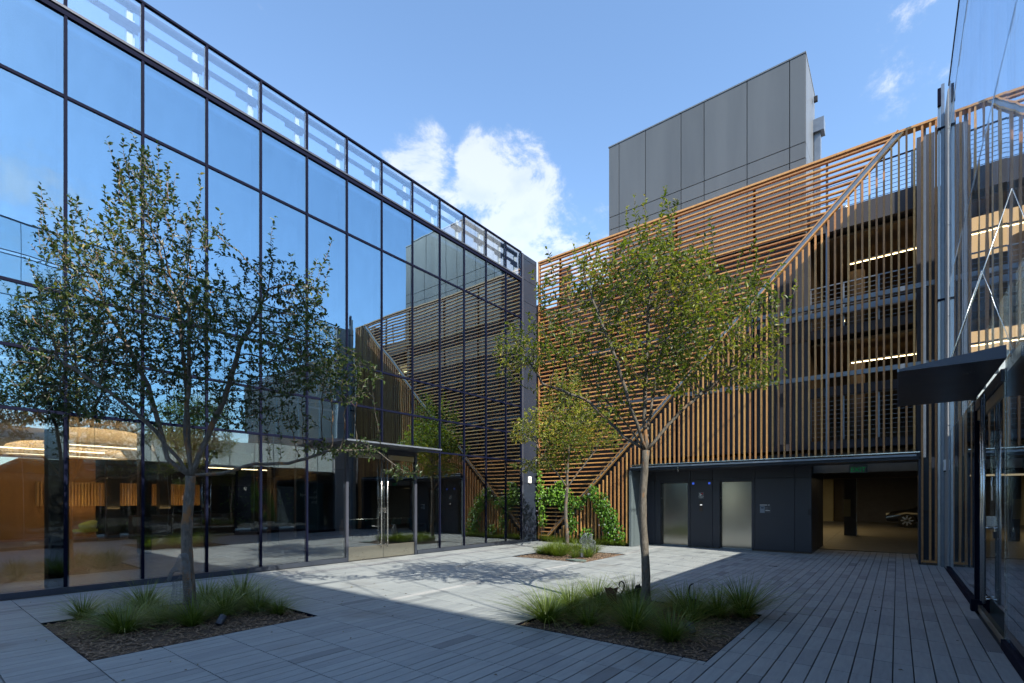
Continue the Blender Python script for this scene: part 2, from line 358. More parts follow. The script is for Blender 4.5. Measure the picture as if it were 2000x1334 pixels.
# cut the bed where the planters are: the mulch sits above it, so only its top shows in the joints
def cut(rects, h):
    o = []
    for (a, b, c, d) in rects:
        if b <= h[0] or a >= h[1] or d <= h[2] or c >= h[3]: o.append((a, b, c, d)); continue
        if a < h[0]: o.append((a, h[0]-.004, c, d))
        if b > h[1]: o.append((h[1]+.004, b, c, d))
        a2, b2 = max(a, h[0]), min(b, h[1])
        if c < h[2]: o.append((a2, b2, c, h[2]-.004))
        if d > h[3]: o.append((a2, b2, h[3]+.004, d))
    return o
tiles = []
GX = .0048
for i in range(0, 92):
    x0 = PX0+(i-0)*PW; x1 = x0+PW
    if x1 < XL+.06: continue
    for j in range(0, 42):
        y0 = PY0+(j-3)*PL; y1 = y0+PL
        if y0 > 18.6: continue
        if y1 > YE and not (-1.98 < (x0+x1)/2 < .45): continue
        r = [(max(x0+GX, XL+.062), min(x1-GX, XR-.03), y0+.0046, min(y1-.0046, 19.0))]
        for h in PLANT: r = cut(r, h)
        r = cut(r, (-12, -7.02, YB+.02, 20)); r = cut(r, (.44, 3, YB-.02, 20)); r = cut(r, (-7.2, -1.98, YE-.01, 20))
        for q in r:
            if q[1]-q[0] > .012 and q[3]-q[2] > .012: tiles.append(q)
def seen_area(q):
    c = [proj((x, y, 0)) for x, y in ((q[0], q[2]), (q[1], q[2]), (q[1], q[3]), (q[0], q[3]))]
    if any(p is None for p in c): return 0
    if not any(0 < p[0] < 2000 and 0 < p[1] < 1334 for p in c): return 0
    return abs(sum(c[k][0]*c[(k+1) % 4][1]-c[(k+1) % 4][0]*c[k][1] for k in range(4)))/2
tiles.sort(key=seen_area, reverse=True)
def tile_dims(q): return (q[1]-q[0], q[3]-q[2])
for q in tiles[:300]:
    dz = R.uniform(-.0015, .0015)
    bx('paver', MATS['paver'], pav, q[0], q[1], q[2], q[3], -.06, 0, .0022).location.z += dz
mb = MB()
for q in tiles[300:]: mb.box(q[0], q[1], q[2], q[3], -.05, R.uniform(-.0012, .0012))
o = mb.build('paver_field', MATS['paver'], pav); o['kind'] = 'stuff'

# ------------------------------------------------------------------ left office building
MY = [1.88+1.066*i for i in range(-9, 12)] + [14.50]      # mullion lines
ZR, ZC, T1, T2, T3, T4 = 9.71, 10.71, 8.28, 5.0, 3.99, 3.0
off = thing('office_building', 'three storey glass curtain wall office along the left of the courtyard', 'building', (XL, 7, 0))
def addto(parent, o):                      # keep world coordinates when parenting to a moved empty
    o.parent = parent; o.matrix_parent_inverse = Matrix.Translation(-Vector(parent.location)); return o
def P(parent, name, mat, x0, x1, y0, y1, z0, z1, bev=0): return addto(parent, bx(name, mat, None, x0, x1, y0, y1, z0, z1, bev))
def PM(parent, name, mat, mb, smooth=False): return addto(parent, mb.build(name, mat, None, smooth))
DY0, DY1 = 7.21, 9.44
def facade(root, X, s, ys, y_end, glass_lo, glass_up, par, shade_up, door, blk):
    """s = +1: outside lies towards +X"""
    def fx(a, b): return (X+s*a, X+s*b) if s > 0 else (X-b, X-a)
    for k, y in enumerate(ys):
        a, b = fx(-.10, .022)
        z0 = .11
        if DY0+.1 < y < DY1-.05: z0 = 3.03
        w = .025 if z0 < 1 else .021
        P(root, 'mullion', FRAME, a, b, y-w/1.2, y+w/1.2, z0, ZC-.03)
    a, b = fx(-.10, .016)
    for z, h in ((T1, .05), (T2, .05), (T3, .05), (T4, .05)):
        if z == T4:
            P(root, 'transom', FRAME, a, b, ys[0], DY0-.026, z-h/2, z+h/2); P(root, 'transom', FRAME, a, b, DY1+.09, y_end-.026, z-h/2, z+h/2)
        else: P(root, 'transom', FRAME, a, b, ys[0]+.001, y_end-.001, z-h/2, z+h/2)
    a, b = fx(-.14, .030); P(root, 'parapet_rail', FRAME, a, b, ys[0], y_end, ZR-.085, ZR-.012)
    a, b = fx(-.14, .045); P(root, 'parapet_rail', SILL, a, b, ys[0], y_end, ZR+.012, ZR+.055)
    a, b = fx(-.04, .028); P(root, 'cap_rail', FRAME, a, b, ys[0], y_end, ZC-.03, ZC+.012)
    a, b = fx(-.10, .055)
    for (c, d) in ((ys[0], DY0-.04), (DY1+.05, y_end)):
        P(root, 'base_sill', SILL, a, b, c, d, .012, .11)
    for k in range(len(ys)-1):
        y0, y1 = ys[k]+.026, ys[k+1]-.026; mid = (y0+y1)/2
        a, b = fx(-.026, -.008)
        rows = [(.11, T4-.026, glass_lo), (T4+.026, T3-.026, glass_lo if blk else glass_up), (T3+.026, T2-.026, glass_up), (T2+.026, T1-.026, glass_up), (T1+.026, ZR-.086, glass_up), (ZR+.056, ZC-.031, par)]
        for (z0, z1, gm) in rows:
            if z0 < 1 and DY0 < mid < DY1: continue
            P(root, 'glass_pane', gm, a, b, y0, y1, z0, z1)
        if shade_up:
            a, b = fx(-.30, -.295)
            P(root, 'roller_shade', SHADE, a, b, y0+.05, y1-.05, T2+.1, T1+.02); P(root, 'roller_shade', SHADE, a, b, y0+.05, y1-.05, T1+.10, ZR-.14)
facade(off, XL, 1, MY, 14.50, LOGL, UPGL, PARGL, True, True, False)
# spandrel back panels, slabs and the dark core behind the shades
P(off, 'spandrel_panel', plain('spandrel_back', (.10, .12, .15), .6), XL-.20, XL-.18, MY[0], 14.4, T3+.05, T2-.03)
P(off, 'floor_slab', CEIL, -27, XL-.22, MY[0], 14.4, T3, T2-.1)
P(off, 'roof_slab', SPAN, -27, XL-.35, MY[0], 14.4, ZR-.25, ZR-.02)
P(off, 'inner_wall', plain('upper_inner_wall', (.25, .27, .30), .8), XL-.9, XL-.8, MY[0], 14.4, T2, ZR-.26)
# parapet screen behind the clear glass: white posts, dark blue strips stepped down beside each mullion
LB = plain('dark_strip_blue', (.006, .012, .04), .6, 0, .1, 3, 0, .2)
for k in range(1, len(MY)):
    y = MY[k]
    P(off, 'parapet_post', WHITE, XL-.22, XL-.16, y-.20, y-.11, ZR+.06, ZR+.84)
    P(off, 'parapet_post', WHITE, XL-.22, XL-.19, y-.095, y-.075, ZR+.06, ZR+.70)
    P(off, 'bracket', LB, XL-.148, XL-.138, y-.46, y-.028, ZR+.43, ZR+.515)
    if k < len(MY)-1: P(off, 'bracket', LB, XL-.148, XL-.138, y+.028, y+.11, ZR+.43, ZR+.515)
P(off, 'dark_strip', LB, XL-.15, XL-.135, MY[0], 14.45, ZR+.516, ZR+.63)
P(off, 'dark_strip', LB, XL-.15, XL-.135, MY[0], 14.45, ZR+.82, ZR+.985)
# corner return panels
def corner_panels(root, X, s, y0, y1, mat):
    x0, x1 = (X-.22, X+.012) if s > 0 else (X-.012, X+.22)
    zs = [.10, 2.2, 4.6, 6.8, 9.0-.05, 9.76, 10.52, 10.70] if s > 0 else [.10, 3.2, 5.6, 7.6, 9.72, 10.60]
    for a, b in zip(zs, zs[1:]): P(root, 'corner_panel', mat, x0, x1, y0, y1, a+.007, b-.007)
    P(root, 'corner_backing', BLACK, x0+.02, x1-.02, y0+.01, y1-.01, .0, 10.6)
    P(root, 'corner_plinth', mat, x0, x1, y0, y1, .004, .10-.007)
corner_panels(off, XL, 1, 14.62, YB-.03, NAVY)
P(off, 'corner_trim', SILL, XL-.12, XL+.03, 14.53, 14.61, .012, 10.69)

def canopy(root, X, s, y0, y1, pr=1.05):
    xo = X+s*pr; mb = MB()
    pts = [(X+s*.03, y0, 2.93), (xo, y0, 2.93), (xo, y0, 2.955), (X+s*.03, y0, 3.06)]
    if s < 0: pts = pts[::-1]
    mb.poly(pts, (0, y1-y0, 0)); PM(root, 'canopy', plain('canopy_metal', (.040, .046, .068), .3, .3, .08, 2), mb)
    a, b = (xo, xo+.012) if s > 0 else (xo-.012, xo); P(root, 'canopy_lip', GALV, a, b, y0, y1, 2.925, 2.962)
canopy(off, XL, 1, 6.52, 9.48)
def doorset(root, X, s, inner=True):
    ym = (DY0+DY1)/2+.0
    f = lambda a, b: (X+a, X+b) if s > 0 else (X-b, X-a)
    a, b = f(-.10, .03)
    P(root, 'door_post', SILL if s > 0 else STEEL, *((a, b, DY0-.035, DY0+.03) if s > 0 else (X+.0, X+.02, DY0-.01, DY0+.01)), .0, 2.93); P(root, 'door_post', SILL if s > 0 else FRAME, a, b, DY1-.03, DY1+.045, .0, 2.93)
    a, b = f(-.08, .025); P(root, 'door_header', SILL, a, b, DY0+.031, DY1-.031, 2.80, 2.93)
    if s < 0:
        a, b = f(-.12, .07); P(root, 'post_shoe', FRAME, a, b, DY1-.06, DY1+.10, .005, .17)
    for side in (-1, 1):
        y0, y1 = (DY0+.035, ym-.004) if side < 0 else (ym+.004, DY1-.035)
        a, b = f(-.032, -.012)
        d = addto(root, bx('door', LOGL if s > 0 else RTGL, None, a, b, y0, y1, .36, 2.66))
        def sub(nm, mt, m): o = m.build(nm, mt, None, nm in ('pull_handle', 'push_bar')); o.parent = d; o.matrix_parent_inverse = (Matrix.Translation(-Vector(root.location)).inverted() @ Matrix.Translation(d.location).inverted() @ Matrix.Identity(4)) if False else Matrix.Translation(-d.location); return o
        a2, b2 = f(-.045, .002)
        gold = plain('door_rail_metal', (.50, .46, .38), .3, .9, .05, 6)
        if s > 0: sub('kick_plate', gold, MB().box(a2, b2, y0, y1, .02, .36))
        else: sub('kick_plate', gold, MB().box(a2, b2, y0, y1, .02, .10)); 
        sub('top_rail', gold, MB().box(a2, b2, y0, y1, 2.66, 2.79))
        xo = X+s*.055; yy = ym-side*(-.10)
        sub('pull_handle', STEEL, MB().tube([(xo, yy, .30), (xo, yy, 2.84)], .017, 12).tube([(xo, yy, .36), (X-s*.02, yy, .36)], .011, 8).tube([(xo, yy, 1.22), (X-s*.02, yy, 1.22)], .011, 8))
        xi = X-s*.10; yi = ym+side*.05; ye = y0+.05 if side < 0 else y1-.05
        pts = [(xi, yi, 2.78), (xi, yi, 1.16)] + [(xi, yi+side*.10*(1-cos(t)), 1.16-.10*sin(t)) for t in (pi/8, pi/4, 3*pi/8, pi/2)] + [(xi, ye, 1.06)]
        sub('push_bar', STEEL, MB().tube(pts, .013, 10))
        sub('lock', STEEL, MB().box(*f(-.06, .03), yi-.03, yi+.03, 1.24, 1.36))
doorset(off, XL, 1)
# interior of the ground floor
P(off, 'lobby_floor', FLOORI, -27, XL-.02, -8, 14.4, -.06, .006)
P(off, 'lobby_ceiling', CEIL, -27, XL-.2, -8, 14.4, 3.9, 3.985)
P(off, 'back_wall', ORANGEW, -26.2, -26, -8, 5.4, 0, 3.3)
P(off, 'back_wall_upper', WHITE, -26.2, -26.01, -8, 14.4, 3.3, 3.9)
P(off, 'side_wall', ORANGEW, -17, -14.2, -8, .35, 0, 3.3)
P(off, 'end_wall', NAVYW, -27, XL-.1, 14.4, 14.6, 0, ZR)
P(off, 'interior_column', BLACK, XL-.55, XL-.20, 1.70, 1.96, 0, 3.9)
for y in (5.6, 7.4, 9.3, 11.4): P(off, 'interior_column', BLACK, -25.6, -25.2, y, y+.42, 0, 3.9)
for y in (4.6, 8.4, 12.2): P(off, 'interior_column', NAVYW, -17.6, -17.3, y, y+.28, 0, 3.9)
P(off, 'dark_back_wall', NAVYW, -26.2, -26.0, 5.4, 14.4, 2.3, 3.3)
P(off, 'counter', NAVYW, -24.4, -23.8, 6.1, 9.9, 0, .95)
P(off, 'low_partition', NAVYW, -19.5, -19.3, 10.4, 14.4, 0, 2.9)
sw = thing('timber_batten_screen', 'glowing timber batten band deep inside the left lobby', 'slatted panel', (-25.9, 6, 0))
for k in range(56):
    y = 3.62+k*.10
    PM(sw, 'batten', WOODI, MB().box(-25.88, -25.80, y, y+.055, 1.33, 2.28))
PM(sw, 'backing_panel', WOODI, MB().box(-25.97, -25.93, 3.6, 9.2, 1.33, 2.28))
# pendant fabric lamps
def pendant(label, x, y, z, L, W, H, group):
    t = thing('pendant_lamp', label, 'lamp', (x, y, z), 0, group); mb = MB(); n = 14; m = 10
    for i in range(n+1):
        u = i/n*2-1; sc = (1-abs(u)**3.2)**.5*.94+.06
        for j in range(m+1):
            a = pi*j/m; mb.v.append((W/2*cos(a)*sc, L/2*u, H*sin(a)*sc*1.0))
    for i in range(n):
        for j in range(m): q = i*(m+1)+j; mb.f.append((q, q+1, q+m+2, q+m+1))
    mb.build('lamp_shade', LAMP, t, True)
    MB().box(-W*.30, W*.30, -L*.42, L*.42, .04, .06).build('light_panel', emis('lamp_glow', (1, .80, .55), 1.5), t)
    MB().tube([(0, 0, H*.9), (0, 0, 3.9-z)], .008, 6).build('cord', BLACK, t); return t
pendant('broad arched fabric pendant lamp glowing cream, the nearer and larger one inside left lobby', -19.2, 4.15, 3.17, 2.7, 1.2, .58, 'arched pendant lamps in the left lobby')
pendant('arched fabric pendant lamp hanging lower, partly behind the larger one inside left lobby', -22.5, 3.9, 3.05, 3.4, 1.2, .52, 'arched pendant lamps in the left lobby')
for k, (x, y, L, lb) in enumerate(((-16, 1.4, 4.2, 'thin warm linear ceiling light near the left edge inside the lobby'), (-20, 8.6, 2.4, 'thin warm linear ceiling light above the lobby counter'))):
    t = thing('linear_light', lb, 'ceiling light', (x, y, 2.75), 0, 'linear lights inside the left lobby')
    MB().box(-.02, .02, -L/2, L/2, 0, .025).build('light_tube', emis('tube_glow', (1, .72, .40), 3), t)
    MB().tube([(0, -L/2+.2, .03), (0, -L/2+.2, 1.15)], .004, 5).tube([(0, L/2-.2, .03), (0, L/2-.2, 1.15)], .004, 5).build('cable', BLACK, t)
def area(name, loc, size, e, col, rx=0, ry=0):
    l = bpy.data.lights.new(name, 'AREA'); l.energy = e; l.shape = 'RECTANGLE'; l.size, l.size_y = size; l.color = col
    o = bpy.data.objects.new(name, l); COL.objects.link(o); o.location = loc; o.rotation_euler = (rx, ry, 0); return o
area('lobby_downlight', (-22.5, 4.5, 3.85), (6, 8), 42, (1, .74, .48)); area('lobby_downlight', (-25.2, 6.5, 1.2), (.2, 5), 9, (1, .62, .25), 0, radians(150))
# armchair
t = thing('armchair', 'yellow-green lounge chair with pale wooden legs inside the left lobby', 'armchair', (-24.3, 4.75, 0), radians(-60))
mb = MB(); n = 10
for i in range(n+1):
    a = -1.35+2.7*i/n
    for (r, z) in ((.26, .36), (.30, .45), (.33, .60), (.35, .62+.18*cos(a)), (.31, .62+.18*cos(a)), (.28, .48)):
        mb.v.append((sin(a)*r, cos(a)*r, z))
for i in range(n):
    for j in range(5): q = i*6+j; mb.f.append((q, q+1, q+7, q+6))
mb.build('backrest', LIME, t, True); MB().box(-.27, .27, -.26, .24, .36, .46).build('seat', LIME, t)
for sx in (-1, 1):
    for sy in (-1, 1): MB().tube([(sx*.20, sy*.18, .36), (sx*.27, sy*.25, 0)], [.018, .012], 8).build('leg', OAK, t)
for k, (x, y, rz, lb) in enumerate(((-16.9, 11.9, pi/2, 'grey lobby sofa with teal cushions seen through the left leaf of the double doors'), (-16.2, 13.5, pi/2, 'grey lobby sofa with teal cushion seen through the right leaf of the double doors'))):
    t = thing('sofa', lb, 'sofa', (x, y, 0), rz, 'lobby sofas behind the double doors')
    MB().box(-.75, .75, -.35, .40, .22, .42).build('seat', SOFA, t); MB().box(-.75, .75, .25, .42, .42, .80).build('backrest', SOFA, t)
    for sx in (-1, 1):
        MB().box(sx*.75-.06, sx*.75+.06, -.35, .42, .2, .58).build('armrest', SOFA, t)
        for sy in (-.3, .35): MB().box(sx*.7-.015, sx*.7+.015, sy-.015, sy+.015, 0, .22).build('leg', STEEL, t)
    for q in (-.4, .42): MB().box(-.2, .2, -.05, .05, -.19, .19, Matrix.Translation((q, .15, .62)) @ Matrix.Rotation(.35, 4, 'X')).build('cushion', TEAL, t)

# ------------------------------------------------------------------ right lobby building
lob = thing('glass_lobby_building', 'tall glass fronted lobby building along the right edge of the courtyard', 'building', (XR, 7, 0))
RY = [2.821-1.066*k*1.0 for k in range(9, 0, -1)]+[2.821+1.06*k for k in range(0, 11)]
RY = [y for y in RY if y < 14.0]+[14.36]
def rfacade():
    X = XR
    for y in RY:
        if DY0-.1 < y < DY1+.1: z0 = 3.05
        else: z0 = .11
        P(lob, 'joint_mullion', GALV, X+.02, X+.06, y-.008, y+.008, z0, ZC-.08)
    P(lob, 'cap_rail', SILL, X-.01, X+.05, RY[0], 14.36, ZC-.10, ZC-.06)
    P(lob, 'transom', GALV, X+.02, X+.06, RY[0], 14.3, 9.58, 9.61); P(lob, 'transom', GALV, X+.02, X+.06, RY[0], 14.3, 9.46, 9.49)
    P(lob, 'transom', GALV, X+.02, X+.05, RY[0], 14.3, 8.15, 8.18)
    for (c, d) in ((RY[0], DY0-.04), (DY1+.05, 14.4)): P(lob, 'base_sill', FRAME, X-.035, X+.10, c, d, .012, .11)
    for a, b in zip(RY, RY[1:]):
        for (z0, z1) in ((.11, 3.02), (3.03, 6.19), (6.27, 9.45), (9.62, ZC-.101)):
            if z0 < 1 and not (b < DY0-.02 or a > DY1+.02):
                for (p, q) in ((a, min(b, DY0-.04)), (max(a, DY1+.05), b)):
                    if q-p > .05: P(lob, 'glass_pane', RTGL, X, X+.014, p+.004, q-.004, z0, z1)
                continue
            P(lob, 'glass_pane', RTGL, X, X+.014, a+.004, b-.004, z0, z1)
        P(lob, 'window_shade', SHEER, X+.16, X+.165, a, b, 3.05, 4.1)
rfacade()
corner_panels(lob, XR, -1, 14.42, YB-.03, plain('bounce_lit_panel', (.34, .35, .36), .5, 0, .05, 1))  # sunlight thrown back by the left glass is put into this lighter grey
canopy(lob, XR-.02, -1, 6.70, 9.22, .85)
doorset(lob, XR, -1)
P(lob, 'lobby_floor', FLOORI, XR+.02, 9, -8, 15.4, -.06, .004)
P(lob, 'podium_roof', SPAN, XR+.08, 9, 2.75, 15.4, 2.93, 3.04)
P(lob, 'rear_wall', NAVYW, 8.8, 9, -8, 15.4, 0, 2.93)
P(lob, 'end_wall', NAVYW, XR+.25, 9, 15.2, 15.4, 0, 2.93)
P(lob, 'lobby_partition', NAVYW, 4.2, 4.35, 4.0, 8.2, 0, 2.93)
P(lob, 'shade_block', plain('shade_block_wall', (.30, .31, .33), .7), 4, 16, -14, .25, 3.05, 14.2)  # added mass, sized and placed to throw the foreground shade edge
P(lob, 'shade_block_base', NAVYW, 4.01, 15.9, -14, .24, 0, 3.04)  # lower part of the added shade mass
tb = P(lob, 'sign_board', plain('teal_board', (.004, .07, .085), .5), 1.5, 1.54, 12.7, 14.1, .0, 2.45)
for k, (s_, z) in enumerate((('lu', 1.98), ('loom rel', 1.70), ('bre', 1.44))):
    tt = text('lettering', s_, .24, WHITE, (1.49, 13.75, z), (pi/2, 0, -pi/2), None, .002, 'LEFT'); addto(lob, tt)
ew = thing('reflection_blocker', 'low dark unseen building added to darken the lift door reflections', 'building', (-5, -13, 0))  # unseen building added so the lift doors reflect a dark upper half
PM(ew, 'wall', NAVYW, MB().box(-11, 1, -14, -13, 0, 4.6)); PM(ew, 'roof', SPAN, MB().box(-11.3, 1.3, -18, -12.7, 4.61, 4.85))
for k in range(6): PM(ew, 'window', plain('blocker_window', (.02, .025, .03), .1), MB().box(-10.5+k*1.9, -9.0+k*1.9, -12.99, -12.97, .4, 3.6))
# steel edge column standing proud of the screen end
t = thing('steel_column', 'tall silvery steel column rising above the screen beside the right glass front', 'column', (.80, 15.3, 0))
PM(t, 'shaft', SILV, MB().box(.745, .79, 15.22, 15.36, 0, 11.05)); PM(t, 'shaft', GALV, MB().box(.80, .86, 15.20, 15.32, 0, 11.25))
for z in (6.2, 10.2): PM(t, 'clamp', FRAME, MB().box(.735, .868, 15.19, 15.37, z, z+.05))
PM(t, 'top_bracket', FRAME, MB().box(.735, .795, 15.16, 15.23, 10.75, 11.15))
# tension rods of the canopies
def rod(lb, a, b, g):
    return tag(MB().tube([a, b], .005, 8).build('tension_rod', STEEL, None, True), lb, 'tension rod', g)
rod('slender steel rod holding the farther end of the canopy on the right front', (.45, 9.0, 3.03), (XR-.002, 9.0, 4.6), 'canopy rods on the right front')
rod('slender steel rod holding the nearer end of the canopy on the right front', (.45, 6.80, 3.03), (XR-.002, 6.80, 4.6), 'canopy rods on the right front')
t = thing('padlock', 'small black padlock hanging by its shackle on the right glass door', 'padlock', (XR-.07, 7.25, 1.22))
MB().box(-.014, .014, -.03, .03, -.07, 0).build('body', BLACK, t); MB().tube([(0, -.022+.0, 0)]+[(0, -.022*cos(a), .03+.022*sin(a)) for a in (0, pi/4, pi/2, 3*pi/4, pi)]+[(0, .022, 0)], .004, 8).build('shackle', STEEL, t)
t = thing('door_hanger', 'white paper tag on a loop hung on the right glass door', 'paper tag', (XR-.06, 7.55, 1.55))
MB().poly([(0, -.04, 0), (0, .035, 0), (0, .04, .10), (0, .02, .13), (0, .03, .17), (0, -.02, .18), (0, -.05, .12), (0, -.03, .08)], (.003, 0, 0)).build('tag', WHITE, t)
MB().tube([(0, -.03, .16)]+[(0, -.04*cos(a), .22+.05*sin(a)) for a in (0, pi/4, pi/2, 3*pi/4, pi)]+[(0, .03, .16)], .003, 6).build('loop', STEEL, t)
gr = tag(MB().build('x', None) if False else link('floor_grating', None, None, (.79, 7.9, 0)), 'narrow ribbed metal grating in the paving at right glass doors', 'drain')
for k in range(9): MB().box(-.075+k*.016, -.067+k*.016, -.9, .9, -.02, .004).build('bar', GALV, gr)
for (yy, zz, X, s, lb) in ((15.0, 2.33, XL+.03, 1, 'white emergency call box on the dark corner panel at left of the screen'), (15.0, 2.36, XR-.03, -1, 'white call box on the corner panel beside the right glass front')):
    t = thing('call_box', lb, 'wall box', (X, yy, zz), 0, 'white boxes on the corner panels')
    MB().box(-.02, .02, -.085, .085, -.12, .12).build('cover', WHITE, t); x = s*.0215
    MB().box(min(x, x+s*.002), max(x, x+s*.002), -.035, .03, -.05, .055).build('emblem', plain('olive_print', (.25, .27, .08), .6), t)
    MB().box(-.018, .018, -.04, .035, -.155, -.125).build('sensor', BLACK, t)

# ------------------------------------------------------------------ timber screen
scr = thing('timber_slat_screen', 'big cedar slat screen of horizontal and vertical battens split by a steel diagonal', 'slatted screen', (-5, YB, 0))
def zd(x): return 10.69+1.0131*(x-.074)
ZT = 10.69; XS0, XS1 = -10.84, .735
D = .09
for k in range(-66, 9):                         # vertical battens right of the diagonal
    x = -.565+.1478*k
    if x < -10.2 or x > XS1-.03: continue
    top = min(zd(x)-.135, ZT-.045)
    z0 = .10 if (x < -7.06 or x > .43) else 2.735
    if top-z0 < .05: continue
    PM(scr, 'vertical_batten', WOOD, MB().box(x-.021, x+.021, YB, YB+D, z0, top))
k = 0
while True:                                     # horizontal battens left of it
    z = ZT-.12-.1478*k; k += 1
    if z < .12: break
    x1 = min((z-10.69)/1.0131+.074-.125, -.08)
    if x1 < XS0+.1: break
    PM(scr, 'horizontal_batten', WOOD, MB().box(XS0+.04, x1, YB, YB+D, z-.018, z+.018))
PM(scr, 'end_batten', WOOD, MB().box(XS0-.02, XS0+.038, YB-.002, YB+D+.01, .06, ZT-.045)); PM(scr, 'end_batten', WOOD, MB().box(XS1-.03, XS1+.012, YB-.002, YB+D+.01, .10, ZT-.045))
PM(scr, 'top_rail', WOOD, MB().box(XS0-.02, XS1+.012, YB-.01, YB+.02, ZT-.043, ZT+.012)); PM(scr, 'top_rail', WOOD, MB().box(XS0-.02, XS1+.012, YB+.021, YB+.24, ZT-.03, ZT+.008))
def along(w0, w1, y0, y1, mat, nm):
    a = Vector((-10.62, 0, zd(-10.62))); b = Vector((.06, 0, zd(.06))); d = (b-a).normalized(); n = Vector((d.z, 0, -d.x))
    p = [a+n*w0, b+n*w0, b+n*w1, a+n*w1]; PM(scr, nm, mat, MB().poly([(q.x, y0, max(.03, q.z)) for q in p], (0, y1-y0, 0)))
along(-.052, .052, YB+.015, YB+.055, GALV, 'diagonal_channel'); along(-.088, -.053, YB-.012, YB+.10, WOOD, 'diagonal_edge'); along(.053, .088, YB-.012, YB+.10, WOOD, 'diagonal_edge')
along(-.052, -.046, YB-.01, YB+.014, GALV, 'channel_lip'); along(.046, .052, YB-.01, YB+.014, GALV, 'channel_lip')
PM(scr, 'bottom_rail', WOOD, MB().box(.43, XS1+.01, YB-.003, YB+D, .055, .098)); 
for (x, z0) in ((-10.0, .0), (-7.75, .0), (-5.6, 2.75), (-3.3, 2.75), (-1.50, 2.75), (.52, 0)): PM(scr, 'steel_post', GALV if x > -2 else FRAME, MB().box(x-.028, x+.028, YB+.20, YB+.27, z0, ZT-.05))
for z in (4.93, 6.88): PM(scr, 'girt', GALV, MB().box(XS0, XS1-.02, YB+.30, YB+.40, z-.06, z+.06))
PM(scr, 'gate_panel', NAVY, MB().box(.45, .72, YB+.13, YB+.16, .12, 2.6)); PM(scr, 'gate_rail', BLACK, MB().box(.45, .72, YB+.10, YB+.128, 1.25, 1.31))

# ------------------------------------------------------------------ parking garage behind the screen
gar = thing('parking_garage', 'dark multi storey parking garage behind the cedar screen', 'building', (-5, YG, 0))
def G(name, mat, *a): return PM(gar, name, mat, MB().box(*a))
# dark metal clad wall left of the open bay, ribbed
for i in range(38):
    x0 = -10.9+i*.235
    if x0 > -2.12: break
    top = 9.3 if x0 < -8.0 else 10.3
    G('wall_panel', GREYC, x0+.004, min(x0+.231, -2.0), YG, YG+.10, 3.05, top)
G('wall_backing', BLACK, -15, -2.05, YG+.08, YG+.3, 3.05, 9.3)
G('sun_stop_wall', GREYC, .95, 14, YB+.1, YB+.3, 0, 9.7); G('west_pier', GREYC, -12.2, -10.99, YB+.3, YG-.01, 0, 9.2)  # wall right of the opening added to keep sun off the threshold
G('lower_wall', NAVYW, -15, -7.16, YG, YG+.2, 0, 3.04)
G('pilaster', GREYC, -10.55, -10.05, YG-.12, YG-.005, 3.1, 10.72); G('pilaster', GREYC, .39, .74, YG-.15, YG+.25, 2.6, 10.92)
for (z0, z1, m) in ((9.19, 9.76, SPAN), (6.2, 6.45, SPAN), (4.52, 4.78, SPAN), (3.02, 3.25, SPAN), (6.80, 6.96, GALV)):
    if m is SPAN: G('floor_edge', m, -2.0, .385, YG-.02, YG+.25, z0, z1)
    else: G('ledge_channel', m, -4.5, .385, YG-.05, YG+.05, z0, z1)
G('floor_edge', SPAN, -8.0, -2.01, YG-.05, YG-.005, 6.2, 6.42); G('floor_edge', SPAN, -8.0, -2.01, YG-.05, YG-.005, 3.02, 3.22)
for (z0, z1) in ((3.05, 3.2), (6.25, 6.42), (9.25, 9.7)): G('floor_slab', CONC, -10.9, 8, YG+.26, 34, z0, z1)
for z in (6.10, 9.10): G('ceiling', SOFF, -10.9, 8, YG+.26, 34, z-.04, z+.02)
G('ceiling', SOFF, -10.9, 8, YE+.3, 34, 2.94, 3.0)
G('bay_side_wall', CONC, -2.3, -2.1, YG+.31, 22, 3.2, 9.2); G('rear_wall', CONC, -11, 8, 33.8, 34, 0, 9.2); G('right_wall', CONC, 3.6, 3.8, YG+.3, 34, 0, 9.2)
for x in (-1.05, 1.9):
    for z0, z1 in ((3.2, 6.05), (6.42, 9.05)): PM(gar, 'round_column', CONC, MB().tube([(x, 19.6, z0), (x, 19.6, z1)], .22, 16), True)
for z0, n, sp in ((3.38, 9, .125), (4.90, 0, .1), (6.56, 9, .125), (9.84, 8, .115)):
    for k in range(n): G('guard_cable', FRAME if z0 > 9 else GALV, -2.0 if z0 < 9 else -9.9, .385, YG+.10, YG+.112, z0+k*sp, z0+k*sp+.010)
    if n:
        for x in ((-2.0, -1.2, -.4) if z0 < 9 else (-9.5, -1.9, -.8, .3)): G('guard_post', GALV, x-.02, x+.02, YG+.09, YG+.13, z0-.1, z0+n*sp)
    if n: G('guard_rail', FRAME if z0 > 9 else GALV, -2.0 if z0 < 9 else -9.9, .385, YG+.085, YG+.125, z0+n*sp, z0+n*sp+.03)
lamp_e = emis('garage_tube', (1, .74, .36), 2.6)
for lb, a, b in (('lit tube on the ceiling of the upper open garage level', (-1.10, 17.6, 8.52), (.42, 17.6, 8.52)), ('lit tube on the ceiling of the lower open garage level', (-1.07, 17.6, 5.60), (.44, 17.6, 5.60)),
                 ('short lit tube running into the depth of upper garage level', (-1.65, 21.9, 8.62), (-1.65, 23.4, 8.62)), ('short lit tube running into the depth of lower garage level', (-1.35, 24, 5.80), (-1.35, 25.6, 5.80))):
    t = thing('strip_light', lb, 'ceiling light', a, 0, 'strip lights in the garage'); v = Vector(b)-Vector(a)
    MB().tube([(0, 0, 0), tuple(v)], 0.014, 8).build('tube', lamp_e, t)
    MB().box(-.03, v.x+.03, -.03, v.y+.03, .035, .075).build('housing', CONC, t)
